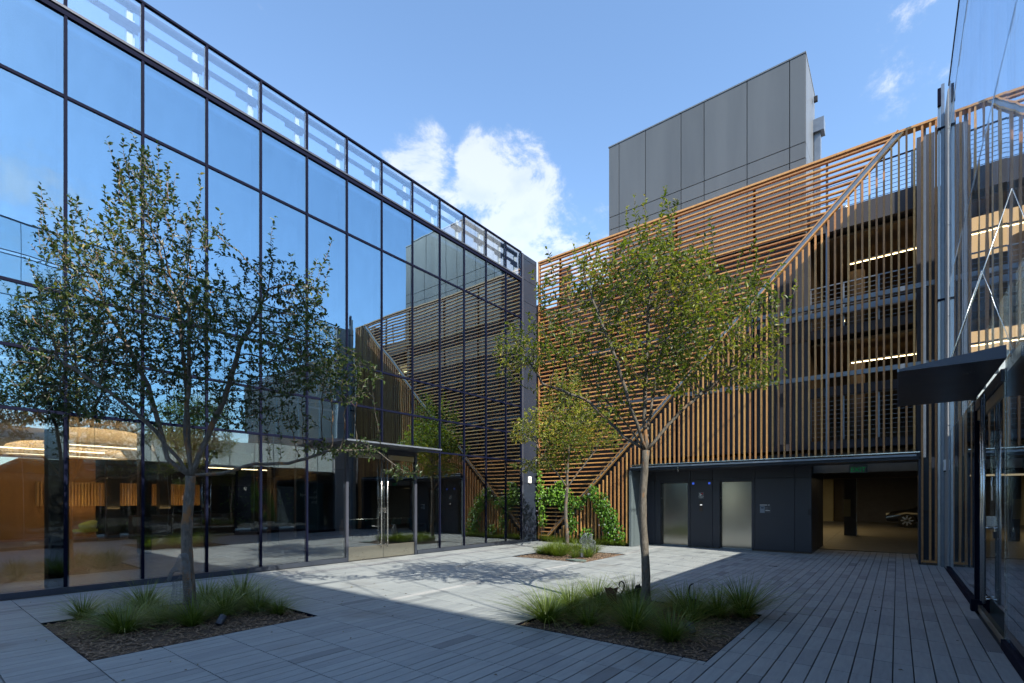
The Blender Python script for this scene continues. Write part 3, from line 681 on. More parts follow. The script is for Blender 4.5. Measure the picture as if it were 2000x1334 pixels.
# elevator front in the recess
def ewall(x0, x1, z0, z1, nm='wall_panel', m=NAVYW, y=YE): return PM(gar, nm, m, MB().box(x0+.006, x1-.006, y, y+.06, z0+.006, z1-.006))
G('recess_backing', BLACK, -7.0, -5.5-.02+.0, YE+.05, YE+.10, 2.2, 2.9) if False else None
for (a, b) in ((-7.0, -6.72), (-6.72, -5.49), (-5.49, -4.77), (-4.77, -3.50), (-3.50, -2.41), (-2.41, -1.98)): ewall(a, b, 2.245, 2.94)
for (a, b) in ((-7.0, -6.72), (-5.49, -4.77), (-3.50, -2.41), (-2.41, -1.98)): ewall(a, b, .02, 2.24)
G('corner_filler', NAVYW, -7.034, -6.99, YE+.021, YE+.19, 0, 2.95)
for (a, b, d0, d1) in ((-6.72, -5.49, -6.52, -5.58), (-4.77, -3.50, -4.54, -3.60)):
    ewall(a, d0, .02, 2.24, 'door_jamb'); ewall(d1, b, .02, 2.24, 'door_jamb'); ewall(d0, d1, 2.15, 2.24, 'door_head')
    PM(gar, 'jamb_return', NAVYW, MB().box(d0-.012, d0, YE+.061, YE+.16, 0, 2.15)); PM(gar, 'jamb_return', NAVYW, MB().box(d1, d1+.012, YE+.061, YE+.16, 0, 2.15))
    PM(gar, 'lift_door', MATS['brushed'], MB().box(d0, d1, YE+.16, YE+.19, .01, 2.15)); PM(gar, 'door_sill', GALV, MB().box(d0, d1, YE+.02, YE+.16, -.02, .012))
    PM(gar, 'hall_lantern', WHITE, MB().tube([(d0+.004, YE+.09, 1.63), (d0+.012, YE+.09, 1.63)], .014, 10))
G('wall_backing', BLACK, -7.3, -2.0, YE+.20, YE+.3, 0, 2.95)
for a, b in ((YE+.061, 18.1), (18.11, 19.6)): PM(gar, 'side_panel', NAVYW, MB().box(-2.05, -1.982, a, b, .02, 2.245)); PM(gar, 'side_panel', NAVYW, MB().box(-2.05, -1.982, a, b, 2.257, 2.93))
PM(gar, 'wing_wall', plain('wing_metal', (.15, .175, .185), .45, .2, .06, 2), MB().box(-7.11, -7.035, YB-.02, YE+.02, .0, 2.55))
G('portal_soffit', NAVYW, -7.03, .44, YB+.16, YE+.02, 2.56, 2.62); G('jamb', NAVY, .40, .445, YB-.02, YB+.6, 0, 2.62)
G('portal_beam', NAVY, -7.11, .445, YB-.02, YB+.155, 2.553, 2.66)
for k, x in enumerate((-6.35, -5.05, -3.95, -3.65, -2.35, -.95)): PM(gar, 'track_bracket', BLACK, MB().box(x-.06, x+.06, YB-.10, YB-.021, 2.672, 2.70))
PM(gar, 'door_track', STEEL, MB().box(-7.05, .43, YB-.075, YB-.03, 2.715, 2.735)); PM(gar, 'door_track', GALV, MB().box(-7.05, .36, YB-.09, YB-.021, 2.625, 2.671))
# garage ground level seen through the opening
PM(gar, 'floor', GFLOOR, MB().poly([(-2.0, 18.6, -.02), (-2.0, 34, -.02), (-2.0, 34, .36), (-2.0, 18.6, .0)], (5.6, 0, 0)))
PM(gar, 'floor', GFLOOR, MB().poly([(-12.0, 19.7, -.02), (-12.0, 34, -.02), (-12.0, 34, .36), (-12.0, 19.7, .02)], (9.99, 0, 0)))
G('drop_beam', plain('beige_beam', (.30, .26, .21), .8), -1.98, .44, YB+1.6, YB+1.9, 2.36, 2.93); G('drop_beam', SOFF, -12, 3.5, 20.2, 20.7, 2.30, 2.93)
G('yellow_wall', YELW, -12, -2.9, 33.6, 33.79, .3, 2.9); G('square_column', CONC, -1.72, -1.32, 24.2, 24.6, .1, 2.93); G('column_guard', YELW, -1.73, -1.50, 24.18, 24.2, .9, 1.6)
G('column_edge', WHITE, -1.31, -1.28, 24.15, 24.19, .1, 2.9)
G('painted_line', plain('orange_line', (.5, .16, .03), .7), -7.4, -7.2, 23, 30, .30, .305)
t = thing('exit_sign', 'green EXIT sign hung in the garage opening', 'sign', (-.86, YB+1.2, 2.42))
MB().box(-.21, .21, -.03, .03, -.10, .12).build('housing', plain('sign_grey', (.12, .14, .16), .5), t); text('lettering', 'EXIT', .17, emis('exit_green', (.01, .35, .10), .04), (0, -.034, -.07), (pi/2, 0, 0), t)
MB().box(-.19, .19, -.028, .028, .125, .20).build('bracket', MATS['sign_grey'], t)
# small fittings on the elevator wall
SG = plain('sign_plate', (.12, .14, .15), .5)
t = thing('fire_sign', 'small grey evacuation sign with running figure and red flame between the lifts', 'sign', (-5.13, YE-.004, 1.72))
MB().box(-.085, .085, -.006, .003, -.105, .105).build('plate', SG, t)
MB().tube([(.035, -.008, .055), (.035, -.010, .055)], .032, 12).build('flame', plain('sign_red', (.35, .01, .02), .5), t)
MB().poly([(-.055, -.007, .06), (-.04, -.007, .075), (-.025, -.007, .06), (-.02, -.007, .03), (.02, -.007, .035), (.045, -.007, .05), (.01, -.007, .01), (-.02, -.007, -.005), (-.04, -.007, -.02), (-.05, -.007, .0), (-.04, -.007, .03)], (0, -.002, 0)).build('figure', WHITE, t)
for q, s_ in enumerate(('IN CASE OF FIRE', 'USE STAIRS', 'EXIT')): text('lettering', s_, .024, WHITE, (0, -.008, -.045-.026*q), (pi/2, 0, 0), t, .001)
t = thing('lift_call_station', 'narrow steel lift call station with buttons below the evacuation sign', 'call station', (-5.13, YE-.004, 1.36))
MB().box(-.058, .058, -.012, .003, -.17, .18).build('plate', plain('bronze_plate', (.06, .05, .045), .35, .6), t)
MB().box(-.035, .035, -.016, -.0125, .03, .058).build('display', emis('display_white', (.9, .9, .9), .25), t)
for z in (.12, -.03, -.08, -.12): MB().tube([(0, -.018, z), (0, -.012, z)], .013, 10).build('button', BLACK if z > .1 else plain('brown_button', (.14, .05, .03), .5), t)
for x, lb in ((-5.39, 'small glowing blue square light beside the left lift'), (-4.87, 'small glowing blue square light beside the right lift')):
    tag(MB().box(x-.033, x+.033, YE-.006, YE+.004, 2.085, 2.150).build('indicator_light', emis('blue_light', (.04, .10, .6), .22)), lb, 'light', 'blue lights above the lift panel')
t = thing('wall_sign', 'small pale information sign on the dark wall right of the lifts', 'sign', (-3.20, YE-.004, 1.30))
MB().box(-.16, .15, -.004, .003, -.13, .13).build('plate', plain('sign_dark', (.055, .06, .07), .5), t)
MB().box(-.15, -.02, -.007, -.0045, -.13, .075).build('picture', plain('sign_pale', (.22, .27, .33), .5), t); MB().box(-.125, -.045, -.009, -.0075, .0, .05).build('window', plain('sign_blue', (.05, .07, .11), .5), t)
for (a, b, z, h) in ((-.155, .05, .10, .02), (.08, .115, .10, .022), (0, .06, .03, .006), (0, .05, .01, .006), (0, .08, -.02, .006), (0, .07, -.035, .006), (0, .12, -.07, .018)): MB().box(a, b, -.007, -.0045, z, z+h).build('print', WHITE if z > .09 or h > .01 else plain('print_grey', (.25, .26, .28), .5), t)
tag(MB().box(-2.07, -2.0, YE-.02, YE-.002, 1.12, 1.30).build('card_reader', BLACK), 'small black card reader near the corner of the lift wall', 'card reader')
t = thing('security_camera', 'tiny camera hanging under the door track near the lifts', 'camera', (-5.45, YB-.06, 2.62)); MB().tube([(0, 0, .0), (0, 0, -.10)], .008, 6).build('stem', STEEL, t); MB().tube([(0, 0, -.10), (.0, 0, -.16)], .022, 10).build('head', BLACK, t)
tag(MB().box(-2.40, -2.22, 12.9, 12.99, -.01, .004).build('floor_drain', BLACK), 'small dark drain slot in the paving before the garage opening', 'drain')
# parked car in the garage
car = thing('parked_car', 'dark parked car facing left, dimly seen in the garage', 'car', (.35, 30.6, .27))
prof = [(-.75, .30), (-.80, .55), (-.62, .72), (.25, .90), (.95, 1.36), (2.4, 1.40), (3.2, 1.02), (3.65, .92), (3.72, .40), (3.6, .28)]
mb = MB(); n = len(prof)
for y, sc in ((-.88, .97), (-.70, 1.0), (.70, 1.0), (.88, .97)):
    for (x, z) in prof: mb.v.append((x, y if z < .95 else y*.82, z*sc))
for a in range(3):
    for i in range(n): j = (i+1) % n; mb.f.append((a*n+i, a*n+j, (a+1)*n+j, (a+1)*n+i))
mb.f.append(tuple(range(n-1, -1, -1))); mb.f.append(tuple(3*n+i for i in range(n)))
mb.build('body', CARP, car, True)
for x in (0.0, 2.75):
    for y in (-.86, .70):
        w = MB().tube([(x, y-.02, .33), (x, y+.18, .33)], .33, 28).build('wheel', TYRE, car, False)
        m2 = MB()
        for q in range(8):
            a = 2*pi*q/8; m2.poly([(x+.04*cos(a+1.2), y-.03, .33+.04*sin(a+1.2)), (x+.235*cos(a+.13), y-.03, .33+.235*sin(a+.13)), (x+.235*cos(a-.13), y-.03, .33+.235*sin(a-.13)), (x+.04*cos(a-1.2), y-.03, .33+.04*sin(a-1.2))], (0, .015, 0))
        m2.build('rim', plain('alloy_rim', (.6, .6, .6), .3, .8), w)
MB().box(-.79, -.55, -.86, -.6, .56, .68).build('headlight', plain('lamp_lens', (.6, .6, .55), .1), car); MB().box(.55, .72, -1.0, -.88, .92, 1.04).build('side_mirror', CARP, car)
MB().poly([(.62, -.785, .98), (1.05, -.76, 1.28), (2.3, -.76, 1.32), (2.9, -.785, 1.0)], (0, -.02, 0)).build('side_window', plain('car_glass', (.01, .012, .014), .05, 0, 0, 1, 0, .8), car)
area('garage_downlight', (-3.5, 27, 2.9), (4, 4), 22, (1, .72, .32)); area('garage_downlight', (-.6, 19, 2.25), (2, 1.5), 1.0, (1, .78, .45))
area('garage_downlight', (-.4, 19.2, 6.0), (2, 3), 4.5, (1, .64, .30)); area('garage_downlight', (-.4, 19.2, 9.0), (2, 3), 4.5, (1, .64, .30))

# ------------------------------------------------------------------ stair tower
tow = thing('stair_tower', 'tall grey panel clad stair tower rising above the cedar screen', 'building', (-5, 16.7, 0))
YT = 16.45; K = (YT/16.5)
TX = [-8.20, -7.78, -6.72, -5.45, -4.70, -3.50, -2.48, -2.045]
TZ = [9.3, 11.05, 11.88, 12.42, 14.53]
import itertools
xs = [-8.36, -7.95, -6.95, -5.70, -4.95, -3.66, -2.50, -2.092]
zs = [9.3, 11.87, 12.36, 14.50]
for a, b in zip(xs, xs[1:]):
    for c, d in ((9.78, 10.95), (10.95, 11.87), (11.87, 12.36), (12.36, 14.50)) if False else ((9.31, 11.47), (11.47, 11.93), (11.93, 14.50)):
        PM(tow, 'cladding_panel', TOWER, MB().box(a+.012, b-.012, YT, YT+.03, c+.012, d-.012))
TSIDE = plain('tower_side_panel', (.30, .32, .38), .4, 0, .04, .8)
for a, b in ((YT+.034, 17.3), (17.3, 18.4)):
    for c, d in ((9.31, 11.47), (11.47, 11.93), (11.93, 14.50)): PM(tow, 'cladding_panel', TOWER, MB().box(-2.118, -2.090, a+.006, b-.006, c+.009, d-.009))
PM(tow, 'core', BLACK, MB().box(-8.34, -2.12, YT+.031, 18.38, 9.3, 14.47)); PM(tow, 'coping', plain('coping', (.17, .18, .19), .4, .3), MB().box(-8.375, -2.08, YT-.012, 18.41, 14.503, 14.545))
PM(tow, 'side_duct', GALV, MB().box(-2.07, -1.90, 18.1, 18.35, 9.5, 13.1)); PM(tow, 'duct_head', GALV, MB().box(-2.09, -1.80, 18.0, 18.4, 13.1, 13.5)); PM(tow, 'flood_lamp', BLACK, MB().box(-2.06, -1.96, 17.9, 18.0, 14.0, 14.15))
t = thing('vent_pipe', 'short silvery vent pipe on the roof deck beyond the top battens', 'pipe', (-1.45, 20.5, 9.7)); MB().tube([(0, 0, 0), (0, 0, 1.85)], .10, 16).build('pipe', SILV, t, True); MB().tube([(0, 0, 1.85), (0, 0, 2.0)], .13, 16).build('cap', SILV, t, True)

# ------------------------------------------------------------------ planting
def leafpts(mb, tone, p, d, nrm, L, W, tn, fold=.25):
    d = d.normalized(); s_ = d.cross(nrm)
    if s_.length < 1e-4: s_ = d.orthogonal()
    s_.normalize(); n = s_.cross(d)
    k = len(mb.v)
    for a, b, c in ((0, 0, 0), (.32, .46, fold), (.32, 0, 0), (.32, -.46, fold), (.7, .36, fold*.8), (.7, 0, -.03), (.7, -.36, fold*.8), (1, 0, -.10)):
        mb.v.append(tuple(p+d*(a*L)+s_*(b*W)+n*(c*W)))
    mb.f += [(k, k+2, k+1), (k, k+3, k+2), (k+1, k+2, k+5, k+4), (k+2, k+3, k+6, k+5), (k+4, k+5, k+7), (k+5, k+6, k+7)]
    tone += [tn]*8
def rvec(r): 
    while True:
        v = Vector((r.uniform(-1, 1), r.uniform(-1, 1), r.uniform(-1, 1)))
        if .05 < v.length < 1: return v.normalized()
RIGHT = Vector((cos(YAW), sin(YAW), 0)); FWD = Vector((-sin(YAW), cos(YAW), 0))
def grow_tree(label, base, fork_h, r_base, limbs, blobs, natt, seed, leafmat, nshoot, tonebias=0, lean=(0, 0), leafL=.052, dens=1.0, low=None):
    r = random.Random(seed); base = Vector(base)
    root = thing('elm_tree', label, 'tree', base, 0, 'courtyard elm trees')
    att = []
    for (c, rad, w) in blobs:
        for _ in range(int(natt*w)):
            v = rvec(r)*(r.random()**.42); q = Vector(c)+Vector((v.x*rad[0], v.y*rad[1], v.z*rad[2]))
            if w > .03 and noise.noise(q*1.15+base*3) < -.12 + .22*v.length**3 - .1: continue
            att.append(q)
    nodes = []; par = []
    def add(p, q): nodes.append(Vector(p)); par.append(q); return len(nodes)-1
    cur = add((0, 0, -.1), -1); nseg = 14
    for i in range(1, nseg+1):
        f = i/nseg; cur = add((lean[0]*f+.02*sin(f*7), lean[1]*f+.02*cos(f*6), fork_h*f), cur)
    forkn = cur; main = set(range(len(nodes)))
    for L in limbs:
        c = forkn if L[0] is None else min(range(len(nodes)), key=lambda i: (nodes[i]-Vector(L[0])).length)
        pts = [nodes[c]]+[Vector(p) for p in L[1:]]
        for a, b in zip(pts, pts[1:]):
            m = max(1, int((b-a).length/.12))
            for q in range(1, m+1):
                f = q/m; c = add(a.lerp(b, f)+rvec(r)*.010, c)
    STEP, KILL, INF = .065, .085, 1.2
    alive = att; nch = {}
    for it in range(110):
        if not alive: break
        kd = KDTree(len(nodes))
        for i, p in enumerate(nodes): kd.insert(p, i)
        kd.balance(); pull = {}
        nxt = []
        for a in alive:
            co, i, dist = kd.find(a)
            if dist < KILL: continue
            nxt.append(a)
            if dist < INF and i > 4: pull.setdefault(i, []).append((a-co).normalized())
        alive = nxt
        if not pull: break
        before = len(nodes)
        for i, vs in pull.items():
            nch[i] = nch.get(i, 0)+1
            if nch[i] > 4: continue
            s_ = Vector((0, 0, 0))
            for v in vs: s_ += v
            s_ = s_.normalized()
            if par[i] >= 0: s_ = s_+(nodes[i]-nodes[par[i]]).normalized()*.55
            s_ = (s_.normalized()+rvec(r)*.22+Vector((0, 0, .10))).normalized()
            add(nodes[i]+s_*STEP, i)
        if len(nodes) > 30000: break
    kids = [[] for _ in nodes]
    for i, p in enumerate(par):
        if p >= 0: kids[p].append(i)
    # long leafy shoots beyond the crown edge
    tips = [i for i in range(len(nodes)) if not kids[i]]
    cen = Vector((0, 0, fork_h+1.3))
    order = sorted(tips, key=lambda i: -((nodes[i]-cen).dot(Vector((0, 0, 1)))*.6+(nodes[i]-cen).length+r.uniform(-.8, .8)))
    for i in order[:nshoot]:
        d = ((nodes[i]-cen).normalized()*.6+Vector((0, 0, .8))+rvec(r)*.3).normalized(); c = i
        for q in range(r.randint(3, 8)):
            d = (d+rvec(r)*.10+Vector((0, 0, .03))).normalized(); c = add(nodes[c]+d*.075, c)
    kids = [[] for _ in nodes]
    for i, p in enumerate(par):
        if p >= 0: kids[p].append(i)
    # pipe model radii
    rad = [0.0]*len(nodes)
    for i in range(len(nodes)-1, -1, -1):
        rad[i] = .0026 if not kids[i] else max(.0026, sum(rad[k]**2.35 for k in kids[i])**(1/2.35))
    sc = (r_base*.80)/rad[forkn]
    pw = math.log(r_base*.80/.0028)/math.log(max(1.01, rad[forkn]/.0026))
    rad = [.0028*(x/.0026)**pw for x in rad]
    for i in range(nseg+1): rad[i] = r_base*(1.0-.20*i/nseg)+(.025*max(0, 1-i/2.2))
    trunk = MB(); br = MB()
    trunk.tube([nodes[i] for i in range(nseg+1)], [rad[i]*(1+.06*sin(i*2.3)) for i in range(nseg+1)], 16)
    stack = [(forkn, k) for k in kids[forkn]]
    # branches hanging from lower trunk nodes
    for i in range(nseg):
        for k in kids[i]:
            if k > nseg: stack.append((i, k))
    while stack:
        a, b = stack.pop(); pts = [nodes[a], nodes[b]]; rr = [min(rad[a], rad[b]*1.12), rad[b]]; c = b
        while kids[c]:
            ks = sorted(kids[c], key=lambda k: -rad[k]); 
            for k in ks[1:]: stack.append((c, k))
            c = ks[0]; pts.append(nodes[c]); rr.append(rad[c])
        seg = 10 if rr[0] > .03 else (6 if rr[0] > .010 else 4)
        br.tube(pts, rr, seg)
    trunk.build('trunk', MATS['bark'], root, True)
    o = br.build('branches', MATS['bark'], root, True)
    lf = MB(); tone = []
    for i in range(nseg+1, len(nodes)):
        if rad[i] > .0085: continue
        d = (nodes[i]-nodes[par[i]]).normalized()
        nl = (2 if rad[i] > .0045 else 4)
        for q in range(nl):
            if r.random() > .80*dens: continue
            side = d.cross(rvec(r)).normalized()
            ld = (d*.55+side*.8+Vector((0, 0, -.12))).normalized()
            nm = (Vector((0, 0, 1))+rvec(r)*.75)
            h = noise.noise(Vector(nodes[i])*1.3+base)
            tn = min(1, max(0, .42+h*.45+r.gauss(0, .16)+tonebias+(.18 if not kids[i] else 0)))
            L = leafL*r.uniform(.55, 1.3)
            leafpts(lf, tone, nodes[i]+d*r.uniform(-.04, .04), ld, nm, L, L*.52, tn)
    lf.tone = tone; o = lf.build('foliage', leafmat, root); o['kind'] = 'stuff'
    return root
def cv(r_, f_, z): return tuple(RIGHT*r_+FWD*f_+Vector((0, 0, z)))
# crown shapes given in metres to the right of / beyond the trunk, and height
T1L = [(None, cv(-.30, 0, 2.25), cv(-.48, .1, 2.75), cv(-.65, .1, 3.3), cv(-1.1, .1, 4.2)), (None, cv(-.12, .2, 2.5), cv(-.22, .3, 3.3), cv(-.35, .3, 4.6)),
       (None, cv(.03, -.1, 2.6), cv(.08, -.1, 3.4), cv(.0, 0, 4.4)), (None, cv(.18, .1, 2.5), cv(.42, .15, 3.1), cv(.62, .2, 3.9), cv(1.0, .3, 4.8)),
       (None, cv(.35, .2, 2.05), cv(.75, .4, 2.2), cv(1.15, .6, 2.22), cv(1.7, .9, 2.45), cv(2.3, 1.3, 2.5), cv(2.75, 1.5, 2.15)), (None, cv(-.25, -.3, 2.6), cv(-.6, -.5, 3.0), cv(-1.3, -.6, 3.5))]
B1 = [(cv(-.8, 0, 3.95), (1.35, 1.2, .95), .32), (cv(.9, .1, 3.9), (1.35, 1.2, 1.0), .30), (cv(-.35, 0, 4.9), (1.25, 1.1, .9), .22), (cv(-1.8, -.2, 3.4), (.65, .8, .5), .06), (cv(-.55, 0, 5.8), (.55, .5, .6), .045),
      (cv(1.9, .3, 3.5), (.75, .8, .5), .08), (cv(-1.7, 0, 4.9), (.5, .5, .6), .05), (cv(1.3, .2, 4.7), (.6, .6, .5), .07), (cv(2.72, 1.5, 2.15), (.35, .3, .16), .028), (cv(2.15, 1.15, 2.5), (.5, .35, .16), .02), (cv(1.6, .8, 2.45), (.4, .3, .15), .012), (cv(-.9, -.3, 2.95), (1.1, .9, .35), .05), (cv(.9, .2, 2.95), (.9, .9, .35), .05)]
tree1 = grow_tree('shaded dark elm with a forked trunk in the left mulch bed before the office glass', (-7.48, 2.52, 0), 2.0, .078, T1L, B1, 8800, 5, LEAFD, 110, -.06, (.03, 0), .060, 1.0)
tree1.scale = (.94, .94, .94)
T2L = [(None, cv(-.3, 0, 2.45), cv(-.75, .1, 2.95), cv(-1.4, .1, 3.2)), (None, cv(.02, .1, 2.7), cv(.06, .1, 3.5), cv(.08, .1, 4.1), cv(.1, .1, 4.7)), (None, cv(.25, 0, 2.5), cv(.55, 0, 2.85), cv(1.2, .1, 3.35), cv(1.45, .1, 3.55)),
       (None, cv(-.2, -.2, 2.7), cv(-.45, -.3, 3.4), cv(-.8, -.3, 4.3)), (None, cv(.15, .3, 2.7), cv(.35, .5, 3.6), cv(.6, .6, 4.5)), (None, cv(-.1, .4, 2.6), cv(-.5, .9, 3.3))]
B2 = [(cv(-.35, 0, 3.9), (1.45, 1.3, 1.15), .40), (cv(.75, .1, 4.0), (1.2, 1.2, 1.0), .28), (cv(.05, 0, 4.5), (.95, .9, .55), .17), (cv(-1.6, 0, 3.4), (.65, .7, .65), .10), (cv(1.5, .1, 3.5), (.55, .7, .45), .07),
      (cv(-.75, 0, 4.55), (.4, .4, .35), .04), (cv(.05, 0, 5.0), (.38, .38, .42), .032), (cv(.7, .1, 4.75), (.3, .3, .35), .03), (cv(-.9, 0, 2.85), (.9, .9, .32), .07)]
grow_tree('sunlit elm in the right mulch bed standing tall before the cedar screen', (-2.78, 6.55, 0), 2.25, .060, T2L, B2, 8600, 8, LEAF, 60, .10, (0, 0), .056, 1.1)
T3L = [(None, cv(-.3, 0, 2.4), cv(-.8, 0, 3.0)), (None, cv(.05, 0, 2.7), cv(.1, 0, 3.8)), (None, cv(.35, 0, 2.4), cv(.9, 0, 3.1)), (None, cv(0, .3, 2.4), cv(0, .7, 3.2))]
B3 = [(cv(-.3, 0, 3.6), (1.5, 1.3, 1.0), .6), (cv(.7, 0, 3.6), (1.0, 1.1, .9), .3), (cv(0, 0, 4.6), (1.0, .9, .6), .2), (cv(-.6, 0, 2.7), (1.3, .9, .35), .12)]
grow_tree('smaller elm in the far mulch bed close to the corner of the screen', (-7.98, 12.9, 0), 1.95, .060, T3L, B3, 5000, 13, LEAF, 40, .12, (0, 0), .070, 1.1)

# grass clumps
def clump_mesh(seed, nb, L, spread, name='ornamental_grass'):
    r = random.Random(seed); mb = MB(); tone = []
    for _ in range(nb):
        a = r.uniform(0, 2*pi); r0 = .07*sqrt(r.random()); l = L*r.uniform(.55, 1.15); sp = spread*r.uniform(.08, 1.0)
        w = r.uniform(.0022, .0045); d = Vector((cos(a), sin(a), 0)); sd_ = Vector((-sin(a), cos(a), 0)); p = Vector((cos(a)*r0, sin(a)*r0, 0))
        tn = min(1, max(0, r.gauss(.5, .22))); n0 = len(mb.v); n = 5; dr = r.uniform(.30, 1.0)
        for i in range(n+1):
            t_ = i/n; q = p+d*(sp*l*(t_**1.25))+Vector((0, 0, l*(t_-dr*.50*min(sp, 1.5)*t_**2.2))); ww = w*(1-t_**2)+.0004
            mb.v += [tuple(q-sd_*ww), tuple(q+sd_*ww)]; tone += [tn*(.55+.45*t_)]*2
        for i in range(n): k = n0+2*i; mb.f.append((k, k+1, k+3, k+2))
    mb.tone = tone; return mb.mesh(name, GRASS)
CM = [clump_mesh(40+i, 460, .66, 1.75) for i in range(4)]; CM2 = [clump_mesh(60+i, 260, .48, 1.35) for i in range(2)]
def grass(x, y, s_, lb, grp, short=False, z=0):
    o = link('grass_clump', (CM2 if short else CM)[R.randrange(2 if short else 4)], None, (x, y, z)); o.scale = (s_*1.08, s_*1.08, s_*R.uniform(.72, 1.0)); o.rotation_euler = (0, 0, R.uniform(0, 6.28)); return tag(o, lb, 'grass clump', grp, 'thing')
# left bed
for x, y, s_, w in ((-8.34, 1.60, .62, 'at its left corner, standing alone by the paving'), (-7.05, 1.72, .78, 'in front of the others, nearest the front edge'), (-7.50, 1.72, .6, 'small, between the lone corner clump and the front one'), (-8.25, 2.25, .80, 'behind on the left near the glass'),
                    (-7.85, 2.15, .7, 'just left of the wire figure'), (-6.80, 2.34, .74, 'right in front of the trunk base'), (-8.05, 2.95, .85, 'behind the trunk, close to the glass'), (-7.05, 2.80, .80, 'right of the trunk, tall and full'), (-7.6, 3.25, .85, 'at the back toward the doors'),
                    (-6.95, 3.18, .78, 'toward the right tip, full and dark'), (-6.60, 3.30, .5, 'small, closest to the right tip'), (-7.3, 2.15, .6, 'low around the foot of the wire figure')):
    grass(x, y, s_, 'grass clump in the left bed ' + w, 'grass clumps in the left bed')
for x, y, s_, w in ((-3.50, 5.20, .95, 'at the left corner, spilling over the paving'), (-3.55, 5.85, .85, 'behind the left corner one'), (-3.45, 6.4, .85, 'at the far left with tall thin blades'), (-3.0, 5.35, .62, 'small, left of the middle front'), (-3.2, 6.05, .6, 'low beside the rusty plate'),
                    (-3.05, 6.75, .85, 'behind the sitting cat cut-out'), (-2.45, 5.45, .82, 'in the middle front, leaning left'), (-2.62, 6.0, .68, 'just before the trunk'), (-1.95, 5.30, .66, 'in the right front, dark and low'), (-2.35, 6.85, .78, 'right of the trunk at the back'),
                    (-2.05, 6.35, .80, 'around the tail-up cat cut-out'), (-1.85, 6.75, .72, 'between the cat and the right back clump'), (-1.62, 7.05, .95, 'at the right back corner, tall and spiky')):
    grass(x, y, s_, 'grass clump in the right bed ' + w, 'grass clumps in the right bed')
for k in range(26):
    x = R.uniform(-8.2, -6.5); y = R.uniform(11.2, 12.9)
    if x > -6.9 and y > 11.9: continue
    grass(x, y, R.uniform(.75, 1.0), 'bright green grass clump in the far bed under the small elm', 'grass clumps in the far bed', True)
for k in range(22):
    grass(-10.6+k*.155, 15.48+R.uniform(-.02, .06), R.uniform(.6, .9), 'low green clump at the foot of the cedar battens', 'clumps along the foot of the screen', True)
# mulch beds
BN = [('left', 'left mulch planting bed sunk in the paving under the shaded elm'), ('right', 'right mulch planting bed sunk in the paving under the sunlit elm'), ('far', 'far mulch planting bed near the screen corner'), ('strip', 'narrow mulch strip along the foot of the screen')]
for (a, b, c, d), (nm, lb) in zip(PLANT, BN):
    mb = MB(); nx, ny = 40, 40
    for i in range(nx+1):
        for j in range(ny+1):
            x = a+(b-a)*i/nx; y = c+(d-c)*j/ny; e = min(i, nx-i, j, ny-j)/nx
            mb.v.append((x, y, -.030+.05*min(1, e*5)+.012*noise.noise(Vector((x*6, y*6, 0)))))
    for i in range(nx):
        for j in range(ny): q = i*(ny+1)+j; mb.f.append((q, q+ny+1, q+ny+2, q+1))
    bed = struct(mb.build('mulch_bed', MULCH, None, True)); bed['label'] = lb
    mb = MB()
    for _ in range(int(2600*(b-a)*(d-c)/5.6)):
        x = R.uniform(a+.02, b-.02); y = R.uniform(c+.02, d-.02); e = min((x-a)/(b-a), (b-x)/(b-a), (y-c)/(d-c), (d-y)/(d-c))
        M = Matrix.Translation((x, y, -.022+.05*min(1, e*5))) @ Matrix.Rotation(R.uniform(0, 6.28), 4, 'Z') @ Matrix.Rotation(R.uniform(-.4, .4), 4, 'Y')
        L = R.uniform(.012, .038); w = R.uniform(.004, .010); mb.box(-L, L, -w, w, 0, R.uniform(.003, .009), M)
    o = mb.build('mulch_chips', CHIP, bed); o['kind'] = 'stuff'
    ed = MB()
    for (p, q, s2, t2) in ((a-.006, a, c, d), (b, b+.006, c, d), (a, b, c-.006, c), (a, b, d, d+.006)): ed.box(p, q, s2, t2, -.08, .004)
    ed.build('steel_edging', FRAME, bed)
# climbing vines
def vine(lb, blobs, n, seed):
    r = random.Random(seed); root = thing('climbing_vine', lb, 'climbing plant', (blobs[0][0], YB-.1, 0), 0, 'climbing vines on the screen'); mb = MB(); tone = []; st = MB()
    base = Vector((blobs[0][0], YB-.1, 0)); tot = sum(b[4] for b in blobs)
    for (x, z, rx, rz, w) in blobs:
        st.tube([(x-base.x+r.uniform(-.1, .1), .07, 0), (x-base.x+.05, .04, z*.5), (x-base.x, .05, z)], .006, 5)
        for _ in range(int(n*w/tot)):
            v = rvec(r)*(r.random()**.4); q = Vector((x+v.x*rx, YB-.06+v.y*.13, max(.03, z+v.z*rz)))-base
            nm = (Vector((.55, -.75, .55))+rvec(r)*.6).normalized(); d = (Vector((0, -.15, -1))+rvec(r)*.7).normalized(); L = r.uniform(.055, .095)
            leafpts(mb, tone, q, d, nm, L, L*.85, min(1, max(0, r.gauss(.5, .25))), .12)
    mb.tone = tone; o = mb.build('foliage', VINE, root); o['kind'] = 'stuff'; st.build('stems', MATS['bark'], root)
    fl = MB()
    for _ in range(14):
        x, z, rx, rz, w = r.choice(blobs); q = Vector((x+r.uniform(-rx, rx)*.7, YB-.24, z+r.uniform(-rz, rz)*.7))-base
        for k in range(5): a = k*2*pi/5; fl.poly([tuple(q), tuple(q+Vector((.02*cos(a-.4), -.005, .02*sin(a-.4)))), tuple(q+Vector((.026*cos(a), -.006, .026*sin(a)))), tuple(q+Vector((.02*cos(a+.4), -.005, .02*sin(a+.4))))], (0, .001, 0))
    o = fl.build('flowers', plain('lilac_petal', (.55, .5, .62), .6), root); o['kind'] = 'stuff'
